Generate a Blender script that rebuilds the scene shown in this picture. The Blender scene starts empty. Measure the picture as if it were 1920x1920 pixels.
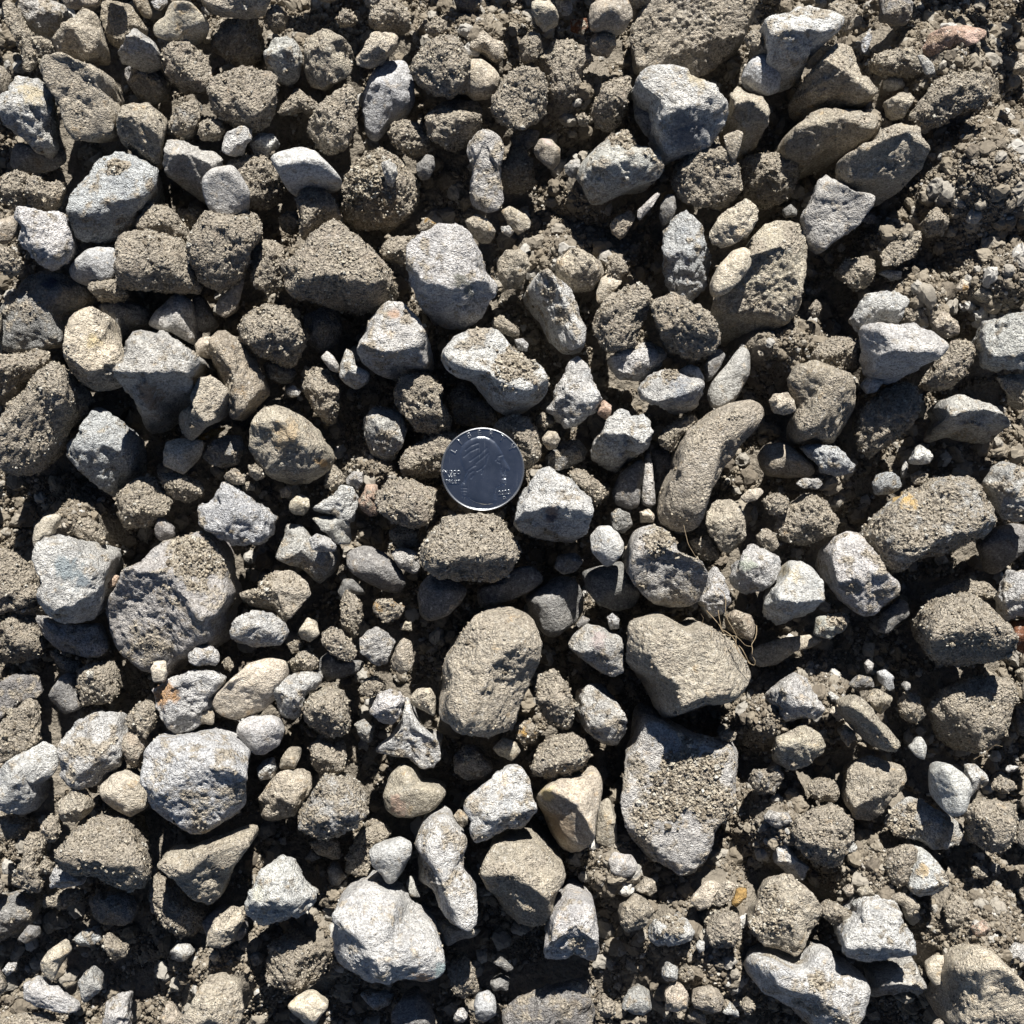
import bpy, bmesh, math, random
import numpy as np

# ------------------------------------------------------------------ camera, sky, sun, exposure
SC = bpy.context.scene
COL = SC.collection
PX = 0.1516e-3            # metres per photograph pixel at the height of the coin
ZREF = 0.026              # height of the coin's face
CAMZ = 0.45
cam_d = bpy.data.cameras.new('camera')
cam = bpy.data.objects.new('camera', cam_d); COL.objects.link(cam)
cam.location = (0, 0, CAMZ)
cam_d.sensor_width = 36.0
cam_d.lens = 36.0 * (CAMZ - ZREF) / (1920 * PX)
cam_d.clip_start = 0.01; cam_d.clip_end = 50
SC.camera = cam

SUN_EL, SUN_AZ = math.radians(41), math.radians(7)     # azimuth measured from +Y towards +X
world = bpy.data.worlds.new('World'); SC.world = world; world.use_nodes = True
wn = world.node_tree.nodes; wl = world.node_tree.links
bg = wn['Background']
sky = wn.new('ShaderNodeTexSky'); sky.sky_type = 'NISHITA'; sky.sun_disc = False
sky.sun_elevation = SUN_EL; sky.sun_rotation = SUN_AZ
sky.air_density = 0.45; sky.dust_density = 0.1; sky.ozone_density = 1.0
wl.new(sky.outputs[0], bg.inputs[0]); bg.inputs[1].default_value = 0.05
sd = bpy.data.lights.new('sun', 'SUN'); sd.energy = 5.0; sd.angle = math.radians(0.53); sd.color = (1.0, 0.97, 0.925)
sun = bpy.data.objects.new('sun', sd); COL.objects.link(sun)
sun.rotation_euler = (math.pi/2 - SUN_EL, 0, math.pi - SUN_AZ)
sun.location = (0.1, 0.8, 0.8)
SC.view_settings.view_transform = 'Standard'; SC.view_settings.look = 'None'
SC.view_settings.exposure = 1.02; SC.view_settings.gamma = 1
SC.cycles.max_bounces = 3; SC.cycles.diffuse_bounces = 1; SC.cycles.glossy_bounces = 2; SC.cycles.use_adaptive_sampling = True; SC.cycles.adaptive_threshold = .025

# ------------------------------------------------------------------ numeric helpers
RNG = np.random.default_rng(7)
_G = RNG.normal(size=(1024, 3)); _G /= np.linalg.norm(_G, axis=1)[:, None]
_PERM = RNG.permutation(1024)
def noise(P):
    P = np.asarray(P, float); i = np.floor(P).astype(np.int64); f = P - i
    u = f*f*f*(f*(f*6-15)+10); out = 0
    for dx in (0, 1):
        for dy in (0, 1):
            for dz in (0, 1):
                h = _PERM[(_PERM[(_PERM[(i[:,0]+dx) & 1023] + i[:,1]+dy) & 1023] + i[:,2]+dz) & 1023]
                g = _G[h]
                d = g[:,0]*(f[:,0]-dx) + g[:,1]*(f[:,1]-dy) + g[:,2]*(f[:,2]-dz)
                w = (u[:,0] if dx else 1-u[:,0]) * (u[:,1] if dy else 1-u[:,1]) * (u[:,2] if dz else 1-u[:,2])
                out = out + d*w
    return out * 1.6
def fbm(P, o=3, g=0.5):
    a, s, r = 1.0, 0, 0
    for k in range(o):
        r = r + a*noise(P*(2.03**k) + 17.3*k); s += a; a *= g
    return r/s
def to_world(px, py, z):
    k = PX * (CAMZ - z) / (CAMZ - ZREF)
    return (px-960)*k, (960-py)*k

_ICO = {}
def ico(n):
    if n not in _ICO:
        bm = bmesh.new(); bmesh.ops.create_icosphere(bm, subdivisions=n, radius=1.0)
        v = np.array([p.co[:] for p in bm.verts]); f = np.array([[q.index for q in t.verts] for t in bm.faces])
        bm.free(); _ICO[n] = (v, f)
    return _ICO[n]
OCT_V = np.array([[1,0,0],[-1,0,0],[0,1,0],[0,-1,0],[0,0,1],[0,0,-1]], float)
OCT_F = np.array([[0,2,4],[2,1,4],[1,3,4],[3,0,4],[2,0,5],[1,2,5],[3,1,5],[0,3,5]])

def mesh_obj(name, V, F, mat, parent=None, smooth=None, attrs=None, loc=None):
    me = bpy.data.meshes.new(name)
    V = np.ascontiguousarray(V, np.float32); F = np.ascontiguousarray(F, np.int32); k = F.shape[1]
    me.vertices.add(len(V)); me.vertices.foreach_set('co', V.ravel())
    me.loops.add(F.size); me.loops.foreach_set('vertex_index', F.ravel())
    me.polygons.add(len(F)); me.polygons.foreach_set('loop_start', np.arange(0, F.size, k, dtype=np.int32))
    if smooth is None: smooth = np.ones(len(F), bool)
    me.update(calc_edges=True)
    me.polygons.foreach_set('use_smooth', np.broadcast_to(smooth, len(F)).astype(bool).copy())
    for an, (typ, arr) in (attrs or {}).items():
        a = me.attributes.new(an, typ, 'POINT')
        a.data.foreach_set('color' if typ == 'FLOAT_COLOR' else 'value', np.ascontiguousarray(arr, np.float32).ravel())
    me.update()
    if mat: me.materials.append(mat)
    o = bpy.data.objects.new(name, me); COL.objects.link(o)
    if parent: o.parent = parent
    if loc is not None: o.location = loc
    return o
def tag(o, label=None, cat=None, group=None, kind=None):
    if label: o['label'] = label
    if cat: o['category'] = cat
    if group: o['group'] = group
    if kind: o['kind'] = kind
    return o

# ------------------------------------------------------------------ materials
MUD = (0.410, 0.360, 0.288)
class NT:
    def __init__(s, name):
        s.m = bpy.data.materials.new(name); s.m.use_nodes = True
        s.t = s.m.node_tree; s.b = s.t.nodes['Principled BSDF']
    def n(s, typ, **kw):
        x = s.t.nodes.new(typ)
        for k, v in kw.items():
            if k.startswith('i_'): x.inputs[k[2:].replace('_', ' ')].default_value = v
            else: setattr(x, k, v)
        return x
    def l(s, a, b): s.t.links.new(a, b)
    def noise(s, vec, scale, detail=3, rough=0.55):
        x = s.n('ShaderNodeTexNoise', i_Scale=scale, i_Detail=detail, i_Roughness=rough); s.l(vec, x.inputs['Vector']); return x.outputs[0]
    def vor(s, vec, scale):
        x = s.n('ShaderNodeTexVoronoi', i_Scale=scale); s.l(vec, x.inputs['Vector']); return x.outputs['Distance']
    def ramp(s, v, a, b, lo=0.0, hi=1.0):
        x = s.n('ShaderNodeMapRange', i_From_Min=a, i_From_Max=b, i_To_Min=lo, i_To_Max=hi); s.l(v, x.inputs['Value']); return x.outputs[0]
    def math(s, op, a, b=None, c=None):
        x = s.n('ShaderNodeMath', operation=op)
        for k, v in enumerate((a, b, c)):
            if v is None: continue
            if isinstance(v, (int, float)): x.inputs[k].default_value = v
            else: s.l(v, x.inputs[k])
        return x.outputs[0]
    def mix(s, f, a, b, mode='MIX'):
        x = s.n('ShaderNodeMix', data_type='RGBA', blend_type=mode)
        for k, v in ((0, f), (6, a), (7, b)):
            if isinstance(v, (int, float)): x.inputs[k].default_value = v
            elif isinstance(v, tuple): x.inputs[k].default_value = (*v, 1)
            else: s.l(v, x.inputs[k])
        return x.outputs[2]

def stone_material():
    t = NT('dusty_stone')
    tc = t.n('ShaderNodeTexCoord').outputs['Object']
    oi = t.n('ShaderNodeObjectInfo')
    sh = t.n('ShaderNodeVectorMath', operation='ADD'); t.l(tc, sh.inputs[0])
    cv = t.n('ShaderNodeCombineXYZ'); t.l(t.math('MULTIPLY', oi.outputs['Random'], 3.0), cv.inputs[0]); t.l(cv.outputs[0], sh.inputs[1])
    v = sh.outputs[0]
    mud = t.n('ShaderNodeAttribute', attribute_name='mud').outputs['Fac']
    tint = t.n('ShaderNodeAttribute', attribute_name='tint')
    n1 = t.noise(v, 160, 3, .6); n2 = t.noise(v, 620, 4, .72); n3 = t.noise(v, 2600, 2, .6)
    n4 = t.noise(v, 95, 2, .5); n5 = t.noise(v, 210, 3, .65); n6 = t.noise(v, 1300, 2, .6)
    base = t.mix(1.0, oi.outputs['Color'], t.mix(t.ramp(n1, .3, .7), (.74, .73, .73), (1.18, 1.16, 1.13)), 'MULTIPLY')
    base = t.mix(t.ramp(n4, .5, .68, 0, .30), base, t.mix(1.0, oi.outputs['Color'], (.76, .79, .83), 'MULTIPLY'))
    base = t.mix(t.ramp(n5, .60, .70, 0, .55), base, t.mix(1.0, oi.outputs['Color'], (1.05, .84, .58), 'MULTIPLY'))
    base = t.mix(t.ramp(n5, .40, .30, 0, .6), base, t.mix(1.0, oi.outputs['Color'], (.60, .63, .67), 'MULTIPLY'))
    base = t.mix(t.ramp(n2, .54, .66, 0, .7), base, t.mix(1.0, oi.outputs['Color'], (.46, .45, .44), 'MULTIPLY'))
    base = t.mix(t.ramp(n2, .44, .30, 0, .7), base, t.mix(.7, oi.outputs['Color'], (.62, .60, .56)))
    base = t.mix(t.ramp(t.math('ADD', t.math('MULTIPLY', n3, .4), t.math('MULTIPLY', n6, .6)), .36, .62, 0, 1), t.mix(1.0, base, (.56, .55, .54), 'MULTIPLY'), t.mix(1.0, base, (1.22, 1.22, 1.21), 'MULTIPLY'))
    vd = t.vor(v, 1150)
    mudc = t.mix(t.ramp(n2, .3, .7), tuple(c*.58 for c in MUD), tuple(c*1.15 for c in MUD))
    mudc = t.mix(t.ramp(n6, .53, .64, 0, .8), mudc, (.54, .48, .375))
    mudc = t.mix(t.ramp(n6, .46, .36, 0, .7), mudc, (.13, .108, .08))
    mudc = t.mix(t.ramp(n1, .35, .65, 0, .35), mudc, (.215, .19, .155))
    mm = t.ramp(t.math('ADD', mud, t.math('MULTIPLY', t.math('SUBTRACT', n2, .5), 1.0)), .38, .62)
    col = t.mix(mm, base, mudc)
    tv = t.mix(1.0, tint.outputs['Color'], t.mix(t.ramp(n2, .3, .7), (.78, .78, .78), (1.15, 1.15, 1.15)), 'MULTIPLY')
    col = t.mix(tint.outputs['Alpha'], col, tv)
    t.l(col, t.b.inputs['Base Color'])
    t.b.inputs['Roughness'].default_value = .92
    t.b.inputs['Specular IOR Level'].default_value = .22
    grit = t.math('MULTIPLY', t.ramp(vd, 0, .7, 1, 0), mm)
    hgt = t.math('ADD', t.math('ADD', t.math('MULTIPLY', n2, 1.15), t.math('MULTIPLY', n6, .6)), t.math('MULTIPLY', n3, .4))
    hgt = t.math('ADD', hgt, t.math('MULTIPLY', grit, .55))
    bp = t.n('ShaderNodeBump', i_Strength=1.0, i_Distance=.0016); t.l(oi.outputs['Alpha'], bp.inputs['Strength']); t.l(hgt, bp.inputs['Height']); t.l(bp.outputs[0], t.b.inputs['Normal'])
    return t.m
M_STONE = stone_material()

def soil_material(name, dark=1.0):
    t = NT(name)
    v = t.n('ShaderNodeTexCoord').outputs['Object']
    n1 = t.noise(v, 90, 4, .6); n2 = t.noise(v, 600, 4, .7); n3 = t.noise(v, 2400, 2)
    c = t.mix(t.ramp(n2, .3, .7), tuple(x*.62*dark for x in MUD), tuple(x*1.15*dark for x in MUD))
    c = t.mix(t.ramp(n1, .35, .65, 0, .4), c, tuple(x*dark for x in (.20, .175, .14)))
    t.l(c, t.b.inputs['Base Color']); t.b.inputs['Roughness'].default_value = .95; t.b.inputs['Specular IOR Level'].default_value = .15
    h = t.math('ADD', t.math('MULTIPLY', n2, .8), t.math('MULTIPLY', t.vor(v, 900), -.6))
    bp = t.n('ShaderNodeBump', i_Strength=.9, i_Distance=.0012); t.l(t.math('ADD', h, t.math('MULTIPLY', n3, .3)), bp.inputs['Height']); t.l(bp.outputs[0], t.b.inputs['Normal'])
    return t.m
M_SOIL = soil_material('dry_soil', .60)

def crumb_material(name, pebble):
    t = NT(name)
    oi = t.n('ShaderNodeObjectInfo'); r = oi.outputs['Random']
    v = t.n('ShaderNodeTexCoord').outputs['Object']
    cr = t.n('ShaderNodeValToRGB'); t.l(r, cr.inputs[0]); e = cr.color_ramp; e.interpolation = 'LINEAR'
    st = [(0, (.11, .092, .07)), (.3, (.17, .143, .108)), (.65, (.235, .20, .152)), (.88, (.29, .255, .20)), (.96, (.38, .35, .30)), (1, (.48, .46, .42))]
    if pebble: st = [(0, (.14, .12, .095)), (.3, (.20, .172, .132)), (.6, (.25, .22, .175)), (.88, (.29, .27, .235)), (.97, (.37, .355, .325)), (1, (.48, .465, .43))]
    e.elements[0].position, e.elements[0].color = st[0][0], (*st[0][1], 1); e.elements[1].position, e.elements[1].color = st[-1][0], (*st[-1][1], 1)
    for p, c in st[1:-1]:
        q = e.elements.new(p); q.color = (*c, 1)
    n = t.noise(v, 4 if pebble else 3, 5, .75)
    col = t.mix(t.ramp(n, .3, .7), t.mix(1.0, cr.outputs[0], (.72, .72, .72), 'MULTIPLY'), t.mix(1.0, cr.outputs[0], (1.15, 1.14, 1.12), 'MULTIPLY'))
    t.l(col, t.b.inputs['Base Color']); t.b.inputs['Roughness'].default_value = .95; t.b.inputs['Specular IOR Level'].default_value = .15
    return t.m
M_CRUMB = crumb_material('soil_crumb', False); M_PEB = crumb_material('loose_pebble', True)

# ------------------------------------------------------------------ stone list
# id|colour|finish|layer|look|outline, outlines in the grid of the surveyed squares (each 1920 units = 500 px)
TILE = {c: ((0, 480, 960, 1420)[k % 4], (0, 480, 960, 1420)[k // 4]) for k, c in enumerate('ABCDEFGHIJKLMNOP')}
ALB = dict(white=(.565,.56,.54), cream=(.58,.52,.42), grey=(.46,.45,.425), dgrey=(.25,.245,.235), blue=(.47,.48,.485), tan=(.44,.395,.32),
           brown=(.36,.315,.25), ochre=(.42,.27,.10), rust=(.20,.09,.05), green=(.50,.50,.455), pink=(.46,.34,.265))
DATA = """
A1|tan|c|1|crusted tan slab|15,0 110,20 150,120 200,200 290,280 380,290 400,390 290,410 270,470 200,520 160,480 140,350 60,200 20,100
A2|grey|d|0|shadowed grey stone|110,20 330,0 480,40 510,130 430,230 340,260 210,220 150,120
A3|tan|d|2|pointed grey-tan stone|620,60 690,90 720,200 750,320 730,400 640,450 540,420 400,390 370,290 430,220 500,170 570,110
A4|brown|d|1|flat brown stone|740,20 800,0 950,40 1000,120 1060,200 1050,230 960,230 900,330 830,330 770,290 730,150
A5|brown|s|1|small brown pebble|940,-20 1060,-20 1090,90 1080,130 1020,110
A6|tan|d|2|rounded tan stone|390,-60 720,-60 710,40 540,60 470,40
A7|cream|s|3|smooth pale cream pebble|1250,10 1330,25 1400,40 1500,140 1470,190 1350,260 1270,295 1180,280 1100,240 1075,170 1110,120 1150,110 1170,70
A8|grey|a|3|small three-cornered grey stone|960,195 1040,230 1100,280 1150,370 1130,420 1020,450 930,440 830,420 840,370 910,290
A9|brown|c|2|gritty oval brown stone|1230,300 1340,300 1420,350 1500,430 1530,560 1500,650 1430,660 1300,630 1200,560 1150,450 1150,370
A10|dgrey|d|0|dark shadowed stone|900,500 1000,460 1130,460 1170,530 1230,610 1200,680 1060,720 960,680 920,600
A11|brown|c|0|dark gritty stone in shadow|1560,130 1700,90 1850,110 1880,300 1850,410 1740,460 1620,430 1520,370 1540,260
A12|tan|d|3|broad tan stone cut by the edge|1390,-60 1470,50 1600,95 1760,95 1900,60 1980,-60
A13|tan|d|3|tall grey-brown stone|280,430 420,400 520,410 640,460 760,500 800,570 790,680 850,760 830,870 820,970 700,1000 520,1030 470,930 450,780 390,690 330,580 280,510
A14|white|r|2|white and yellowish rough stone|0,690 90,620 130,560 290,560 350,620 400,720 390,850 360,970 400,1060 320,1115 250,1100 190,1010 110,960 20,900 -20,800
A15|dgrey|s|0|dark flat oval stone|130,1020 250,1050 400,1030 470,1090 480,1160 400,1230 250,1240 100,1230 70,1170 90,1070
A16|tan|d|3|tan stone tapering downward|870,780 960,755 1080,750 1160,800 1180,900 1190,1000 1150,1100 1130,1180 1050,1160 960,1110 870,1030 830,950 825,870
A17|dgrey|c|2|small dark pitted lump|1260,790 1380,710 1440,730 1450,850 1400,920 1360,980 1280,985 1215,950 1215,880
A18|tan|c|2|small crumbly lump|1430,890 1510,840 1600,880 1620,940 1570,990 1450,1010 1425,960
A19|brown|c|2|round gritty brown stone|1540,600 1640,530 1800,505 1920,510 2000,560 2010,660 1980,780 1920,900 1830,930 1700,900 1590,850 1510,740 1505,660
A20|white|a|3|small angular white stone|1640,960 1770,890 1800,910 1810,1000 1740,1080 1660,1130 1600,1100 1600,990
A21|grey|a|2|pale grey block|1210,1010 1300,990 1420,1040 1530,1080 1610,1150 1600,1210 1560,1320 1510,1430 1470,1430 1380,1380 1280,1320 1200,1270 1170,1180
A22|grey|s|4|rounded pale grey stone|1500,1250 1560,1205 1690,1200 1740,1260 1810,1390 1800,1450 1720,1540 1610,1595 1540,1570 1490,1480 1470,1390 1465,1320
A23|blue|r|2|large bluish-white rough stone with dark pits|870,1095 980,1130 1070,1180 1150,1220 1160,1290 1120,1400 1090,1450 1010,1530 970,1600 850,1700 740,1750 640,1745 550,1730 560,1660 510,1560 500,1450 580,1320 650,1270 700,1180
A24|brown|c|2|round brown clod|0,1290 60,1230 150,1220 200,1270 180,1350 170,1450 100,1500 20,1460 -30,1380
A25|brown|c|2|bean-shaped brown clod|200,1290 250,1260 300,1300 370,1310 450,1310 465,1360 430,1460 330,1510 230,1490 185,1420
A26|white|r|4|jagged white stone|120,1500 160,1485 310,1520 370,1530 440,1520 490,1570 510,1680 535,1750 500,1850 460,1910 290,1920 240,1850 160,1770 150,1720 170,1640 120,1590
A27|tan|s|2|smooth tan pebble|0,1580 100,1545 120,1600 120,1680 80,1740 0,1760 -40,1700
A28|brown|c|3|crumbly brown lump|0,1780 90,1790 110,1850 170,1890 150,1960 40,1990 -20,1930
A29|blue|s|2|bluish-white smooth stone|540,1880 620,1800 720,1770 830,1785 850,1870 860,1940 800,2020 640,2060 500,2010 490,1930
A30|brown|c|2|brown stone with rounded top|1020,1490 1100,1450 1180,1460 1260,1530 1340,1620 1370,1720 1300,1760 1050,1740 980,1670 1000,1560
A40|brown|c|3|broad gritty brown stone|850,1710 960,1650 1060,1660 1300,1700 1360,1830 1420,2000 1430,2090 1200,2095 950,2080 820,2060 830,1900
A31|brown|c|3|large gritty brown stone|1420,1640 1500,1530 1620,1560 1760,1530 1830,1520 1880,1600 1910,1680 1830,1800 1790,1900 1700,2030 1560,2090 1420,2020 1370,1850 1350,1740
A32|brown|c|1|gritty brown stone|1650,1170 1780,1120 1900,1130 1990,1190 2040,1290 2010,1400 1920,1500 1800,1480 1700,1400 1620,1300
A33|brown|c|2|rounded brown stone|1800,1830 1870,1740 1960,1720 2040,1790 2070,1930 2020,2070 1920,2120 1830,2060 1790,1950
A34|white|a|1|pale wedge half under its neighbour|1800,1040 1860,960 1960,950 2000,1010 1920,1140 1830,1120
A37|white|r|2|tiny white chip|1080,10 1200,-10 1210,20 1150,70 1110,60
A39|dgrey|c|0|dark brown stone in shadow|1270,1500 1440,1510 1450,1600 1380,1650 1290,1600
B1|brown|c|1|lumpy brown clod|80,70 160,30 220,90 200,190 110,220 70,150
B2|grey|r|2|roundish bluish-grey stone|60,380 130,280 230,250 310,310 330,420 300,540 220,590 130,560 70,490
B3|tan|d|2|blocky grey-tan stone|340,380 360,280 480,200 580,240 680,320 710,420 680,540 600,610 480,640 380,590 330,500
B4|cream|r|3|elongated cream pebble|800,300 870,220 950,220 1030,250 1020,320 950,380 880,440 800,490 730,475 710,430 760,370
B5|brown|c|2|crumbly brown clod|800,80 850,0 1000,-10 1110,90 1110,190 1010,210 880,220 810,180
B6|brown|c|2|small brown lump|580,140 620,60 690,80 730,140 680,180 600,190
B7|blue|s|1|tall smooth blue-grey stone|860,480 930,440 1000,440 1080,430 1110,520 1140,600 1140,720 1080,800 980,860 910,920 900,1000 850,1020 780,960 760,800 770,680 810,600
B8|brown|c|3|round dark-brown gritty stone|1100,460 1180,380 1250,310 1380,280 1480,310 1540,420 1540,540 1500,640 1400,690 1280,680 1170,590 1120,530
B9|cream|s|2|smooth pale stone|1500,440 1630,410 1700,460 1760,560 1740,650 1680,700 1560,690 1480,640
B10|cream|r|2|knobbly cream stone|1540,230 1620,210 1710,280 1790,310 1780,430 1720,450 1640,380 1530,370 1550,300
B11|brown|c|2|wedge-shaped gritty brown stone|700,610 720,680 730,780 720,930 640,1070 540,1100 450,1060 350,930 390,860 470,760 590,670
B12|brown|c|1|crumbly brown lump|160,830 190,740 300,630 400,720 480,770 400,830 320,790 230,830
B13|tan|c|2|crumbly tan stone with ragged top|1210,840 1330,790 1430,790 1540,830 1640,830 1600,920 1500,1030 1390,1060 1260,1010 1230,940
B41|dgrey|d|0|dark stone in shadow|1220,830 1300,740 1450,710 1530,740 1600,720 1640,800 1560,880 1300,900
B14|brown|c|1|round shadowed brown stone|980,900 1060,870 1190,900 1260,1010 1230,1090 1110,1110 1000,1060 950,980
B15|grey|d|3|bone-shaped grey stone|1590,960 1680,950 1760,990 1790,1090 1770,1190 1760,1330 1780,1400 1795,1460 1740,1520 1660,1530 1570,1490 1530,1410 1540,1290 1560,1210 1510,1100 1530,1020
B16|white|s|4|white wedge-shaped stone|90,1130 160,1070 330,1050 440,1080 520,1160 590,1250 630,1300 600,1320 480,1310 380,1330 330,1350 250,1370 200,1330 150,1230
B17|brown|c|2|pointed triangular brown stone|340,1320 400,1285 460,1330 540,1400 620,1550 560,1580 430,1620 320,1740 310,1500 320,1400
B18|brown|c|1|broad brown stone under loose grit|580,1400 650,1260 780,1130 880,1090 1020,1110 1100,1220 1170,1330 1150,1470 1080,1570 970,1620 830,1630 690,1600 600,1530
B19|grey|a|4|small grey block|900,1170 950,1150 1010,1180 1020,1250 980,1340 930,1310
B20|dgrey|s|2|dark small pebble|1150,1190 1220,1110 1280,1120 1290,1200 1250,1280 1190,1290 1160,1260
B21|brown|c|3|large gritty brown block|200,1890 270,1830 390,1720 570,1590 640,1640 760,1740 880,1830 960,1930 1010,2050 980,2150 850,2230 600,2200 400,2160 220,2130 180,2000
B22|white|r|4|large rounded white stone|1100,1800 1200,1720 1330,1640 1480,1630 1560,1690 1640,1850 1720,1960 1750,2060 1700,2170 1620,2280 1480,2350 1330,2330 1190,2220 1120,2080 1090,1900
B23|tan|d|2|greyish pebble|1500,1590 1580,1530 1680,1580 1730,1680 1680,1750 1620,1740 1540,1670
B24|brown|c|2|crumbly brown lump|900,1780 960,1710 1080,1700 1160,1710 1130,1810 1110,1910 980,1880 910,1850
B25|tan|a|2|flat grey-tan flake|1760,1520 1820,1480 1940,1540 1985,1600 1970,1650 1890,1690 1820,1620
B26|brown|c|3|upright oval brown stone|1690,800 1720,700 1780,560 1850,490 1950,475 2050,510 2110,620 2090,760 2030,870 1930,940 1840,930 1740,870
B28|brown|c|2|small brown clod|1210,180 1290,130 1370,150 1380,210 1310,260 1230,240
B29|dgrey|d|0|small dark stone|160,1570 220,1520 300,1530 320,1620 250,1690 180,1650
B31|ochre|c|2|ochre crumb|1160,1640 1220,1560 1300,1610 1290,1660 1200,1690
B33|white|r|2|tiny pale pebble|1760,1630 1820,1620 1860,1670 1830,1700 1770,1680
B34|tan|d|2|rounded tan stone|1730,1900 1800,1800 1900,1770 1960,1830 1970,1940 1900,2060 1800,2080 1740,2000
B35|dgrey|d|1|dark rounded stone cut by the edge|1400,-40 1450,60 1560,90 1620,50 1650,-40
C1|cream|a|3|angular cream stone|140,30 200,0 270,0 340,110 330,160 230,210 180,150 140,110
C2|white|r|2|small white chip|310,-10 430,-10 440,50 420,110 360,110 320,50
C3|tan|s|3|smooth rounded tan stone|560,40 620,0 830,-20 860,60 870,130 820,200 760,225 680,200 560,215 550,130
C4|brown|d|2|round brown pebble|560,290 600,230 690,205 750,260 750,330 700,390 610,390 560,350
C5|tan|d|1|largest grey-brown slab cut by the edge|870,0 880,100 830,200 850,350 880,490 940,500 1060,470 1200,490 1330,520 1450,470 1600,340 1700,240 1750,130 1790,0 1780,-120 900,-120
C6|white|r|4|large white stone with a blue-grey hollow|880,560 960,490 1100,480 1210,490 1330,560 1460,670 1540,750 1565,830 1520,920 1470,990 1430,1060 1340,1095 1230,1100 1120,1110 1060,1040 1020,930 1000,800 990,740 910,690 870,620
C41|blue|s|1|blue-grey shard in shadow|870,660 1000,740 1040,900 1050,1020 950,950 880,830
C7|brown|c|2|squarish gritty brown stone|660,580 740,550 850,560 865,640 830,740 800,860 720,920 600,890 580,790 620,680
C8|tan|c|1|crumbly mass of tan soil|160,430 280,330 420,300 540,340 590,430 510,500 490,640 440,740 330,780 260,700 260,560 200,480
C9|brown|c|2|rounded brown clod|60,280 120,235 200,250 220,330 180,430 80,450 50,360
C10|rust|d|1|rust-brown chip|420,140 540,130 550,200 510,260 420,210
C11|green|d|3|pale grey three-cornered stone|820,910 870,960 910,1040 980,1060 1060,1140 1100,1230 1050,1300 880,1340 740,1400 640,1440 560,1420 510,1340 450,1210 520,1120 620,1030 720,970
C12|grey|a|2|tiny grey stone|370,1200 430,1150 490,1150 490,1250 430,1280 385,1250
C13|tan|s|2|dark pebble with a pinkish top|150,1090 200,1000 290,990 350,1060 350,1140 290,1220 220,1180
C14|tan|a|3|blocky tan stone with sunlit top edge|1560,690 1640,590 1730,630 1820,700 1855,790 1855,890 1800,1000 1680,1080 1560,1010 1530,900 1590,800
C15|tan|a|4|thin upright tan flake|1520,980 1620,935 1665,960 1640,1100 1600,1170 1550,1100
C16|brown|c|2|round gritty brown stone|1230,1060 1450,1040 1560,1090 1630,1220 1650,1340 1600,1450 1480,1500 1300,1490 1200,1420 1160,1310 1180,1190
C17|brown|c|0|dark round stone lost in shadow|1640,1180 1720,1120 1900,1110 2040,1180 2070,1280 2020,1400 1900,1480 1760,1470 1660,1400
C18|brown|d|2|angular brown chip|700,1620 750,1560 860,1510 890,1570 820,1690 780,1720 720,1680
C19|grey|a|3|curved grey flake|900,1520 960,1460 1040,1380 1070,1390 1010,1490 920,1590 900,1570
C20|dgrey|s|2|dark upright pebble|1070,1460 1120,1395 1170,1410 1185,1500 1150,1590 1090,1620 1060,1550
C21|blue|r|2|bluish-white pitted stone|1090,1650 1160,1570 1240,1515 1300,1560 1380,1640 1400,1750 1460,1850 1440,1980 1380,2100 1280,2190 1180,2160 1110,2030 1080,1870
C22|cream|r|4|pale speckled pebble|1410,1680 1490,1560 1590,1480 1680,1430 1770,1500 1760,1580 1720,1690 1630,1740 1510,1790 1440,1750
C23|cream|s|4|smooth oval tan pebble|1480,1920 1590,1800 1680,1770 1730,1830 1720,1920 1640,2030 1540,2120 1440,2140 1430,2050
C24|tan|d|2|large tan and grey stone|1700,1740 1800,1630 1900,1590 2040,1600 2120,1700 2150,1900 2090,2060 2080,2230 1990,2330 1850,2380 1700,2480 1600,2470 1480,2380 1430,2240 1500,2000 1600,1900
C26|cream|d|2|pale dusty stone|320,1860 420,1790 520,1810 640,1880 670,1960 590,2080 450,2100 370,2040 310,1960
C27|brown|c|2|brown soil clod|680,1890 740,1830 810,1880 830,1960 760,2040 680,1990
C28|brown|c|3|small crusty brown pebble|1670,270 1750,210 1800,260 1800,340 1740,360 1690,320
C29|blue|s|2|blue-grey stone|1670,490 1740,400 1800,370 1880,430 1950,560 1940,640 1850,680 1740,650 1650,570
C30|brown|c|0|dark brown stone in shadow|0,1050 80,1070 160,1200 170,1300 80,1360 -60,1360 -100,1200
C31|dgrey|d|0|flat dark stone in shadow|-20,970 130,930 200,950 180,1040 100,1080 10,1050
C33|tan|c|2|small tan crumb|460,850 510,810 560,840 550,900 480,900
D1|white|d|3|large whitish stone with a pale streak|20,170 100,120 200,90 270,60 370,60 430,90 540,110 620,150 590,240 500,300 410,360 390,440 330,520 240,550 130,530 70,450 50,350 40,260
D2|tan|c|1|ragged tan stone|510,50 560,0 640,0 700,50 690,200 640,250 590,200 530,100
D3|tan|d|2|whitish wedge-shaped stone|460,400 560,330 680,340 720,420 750,530 830,640 870,680 760,750 600,740 450,770 340,760 270,680 300,600 390,500
D4|tan|d|2|long smooth brown stone|320,860 420,790 560,765 720,790 860,840 890,900 820,1000 700,1060 560,1130 430,1170 330,1190 210,1130 160,1060 180,990 240,920
D5|tan|d|4|large smooth tan stone|880,940 1000,890 1180,890 1205,980 1200,1100 1180,1230 1100,1320 970,1400 850,1440 760,1390 640,1280 600,1190 610,1110 720,1080 860,1000
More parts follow.
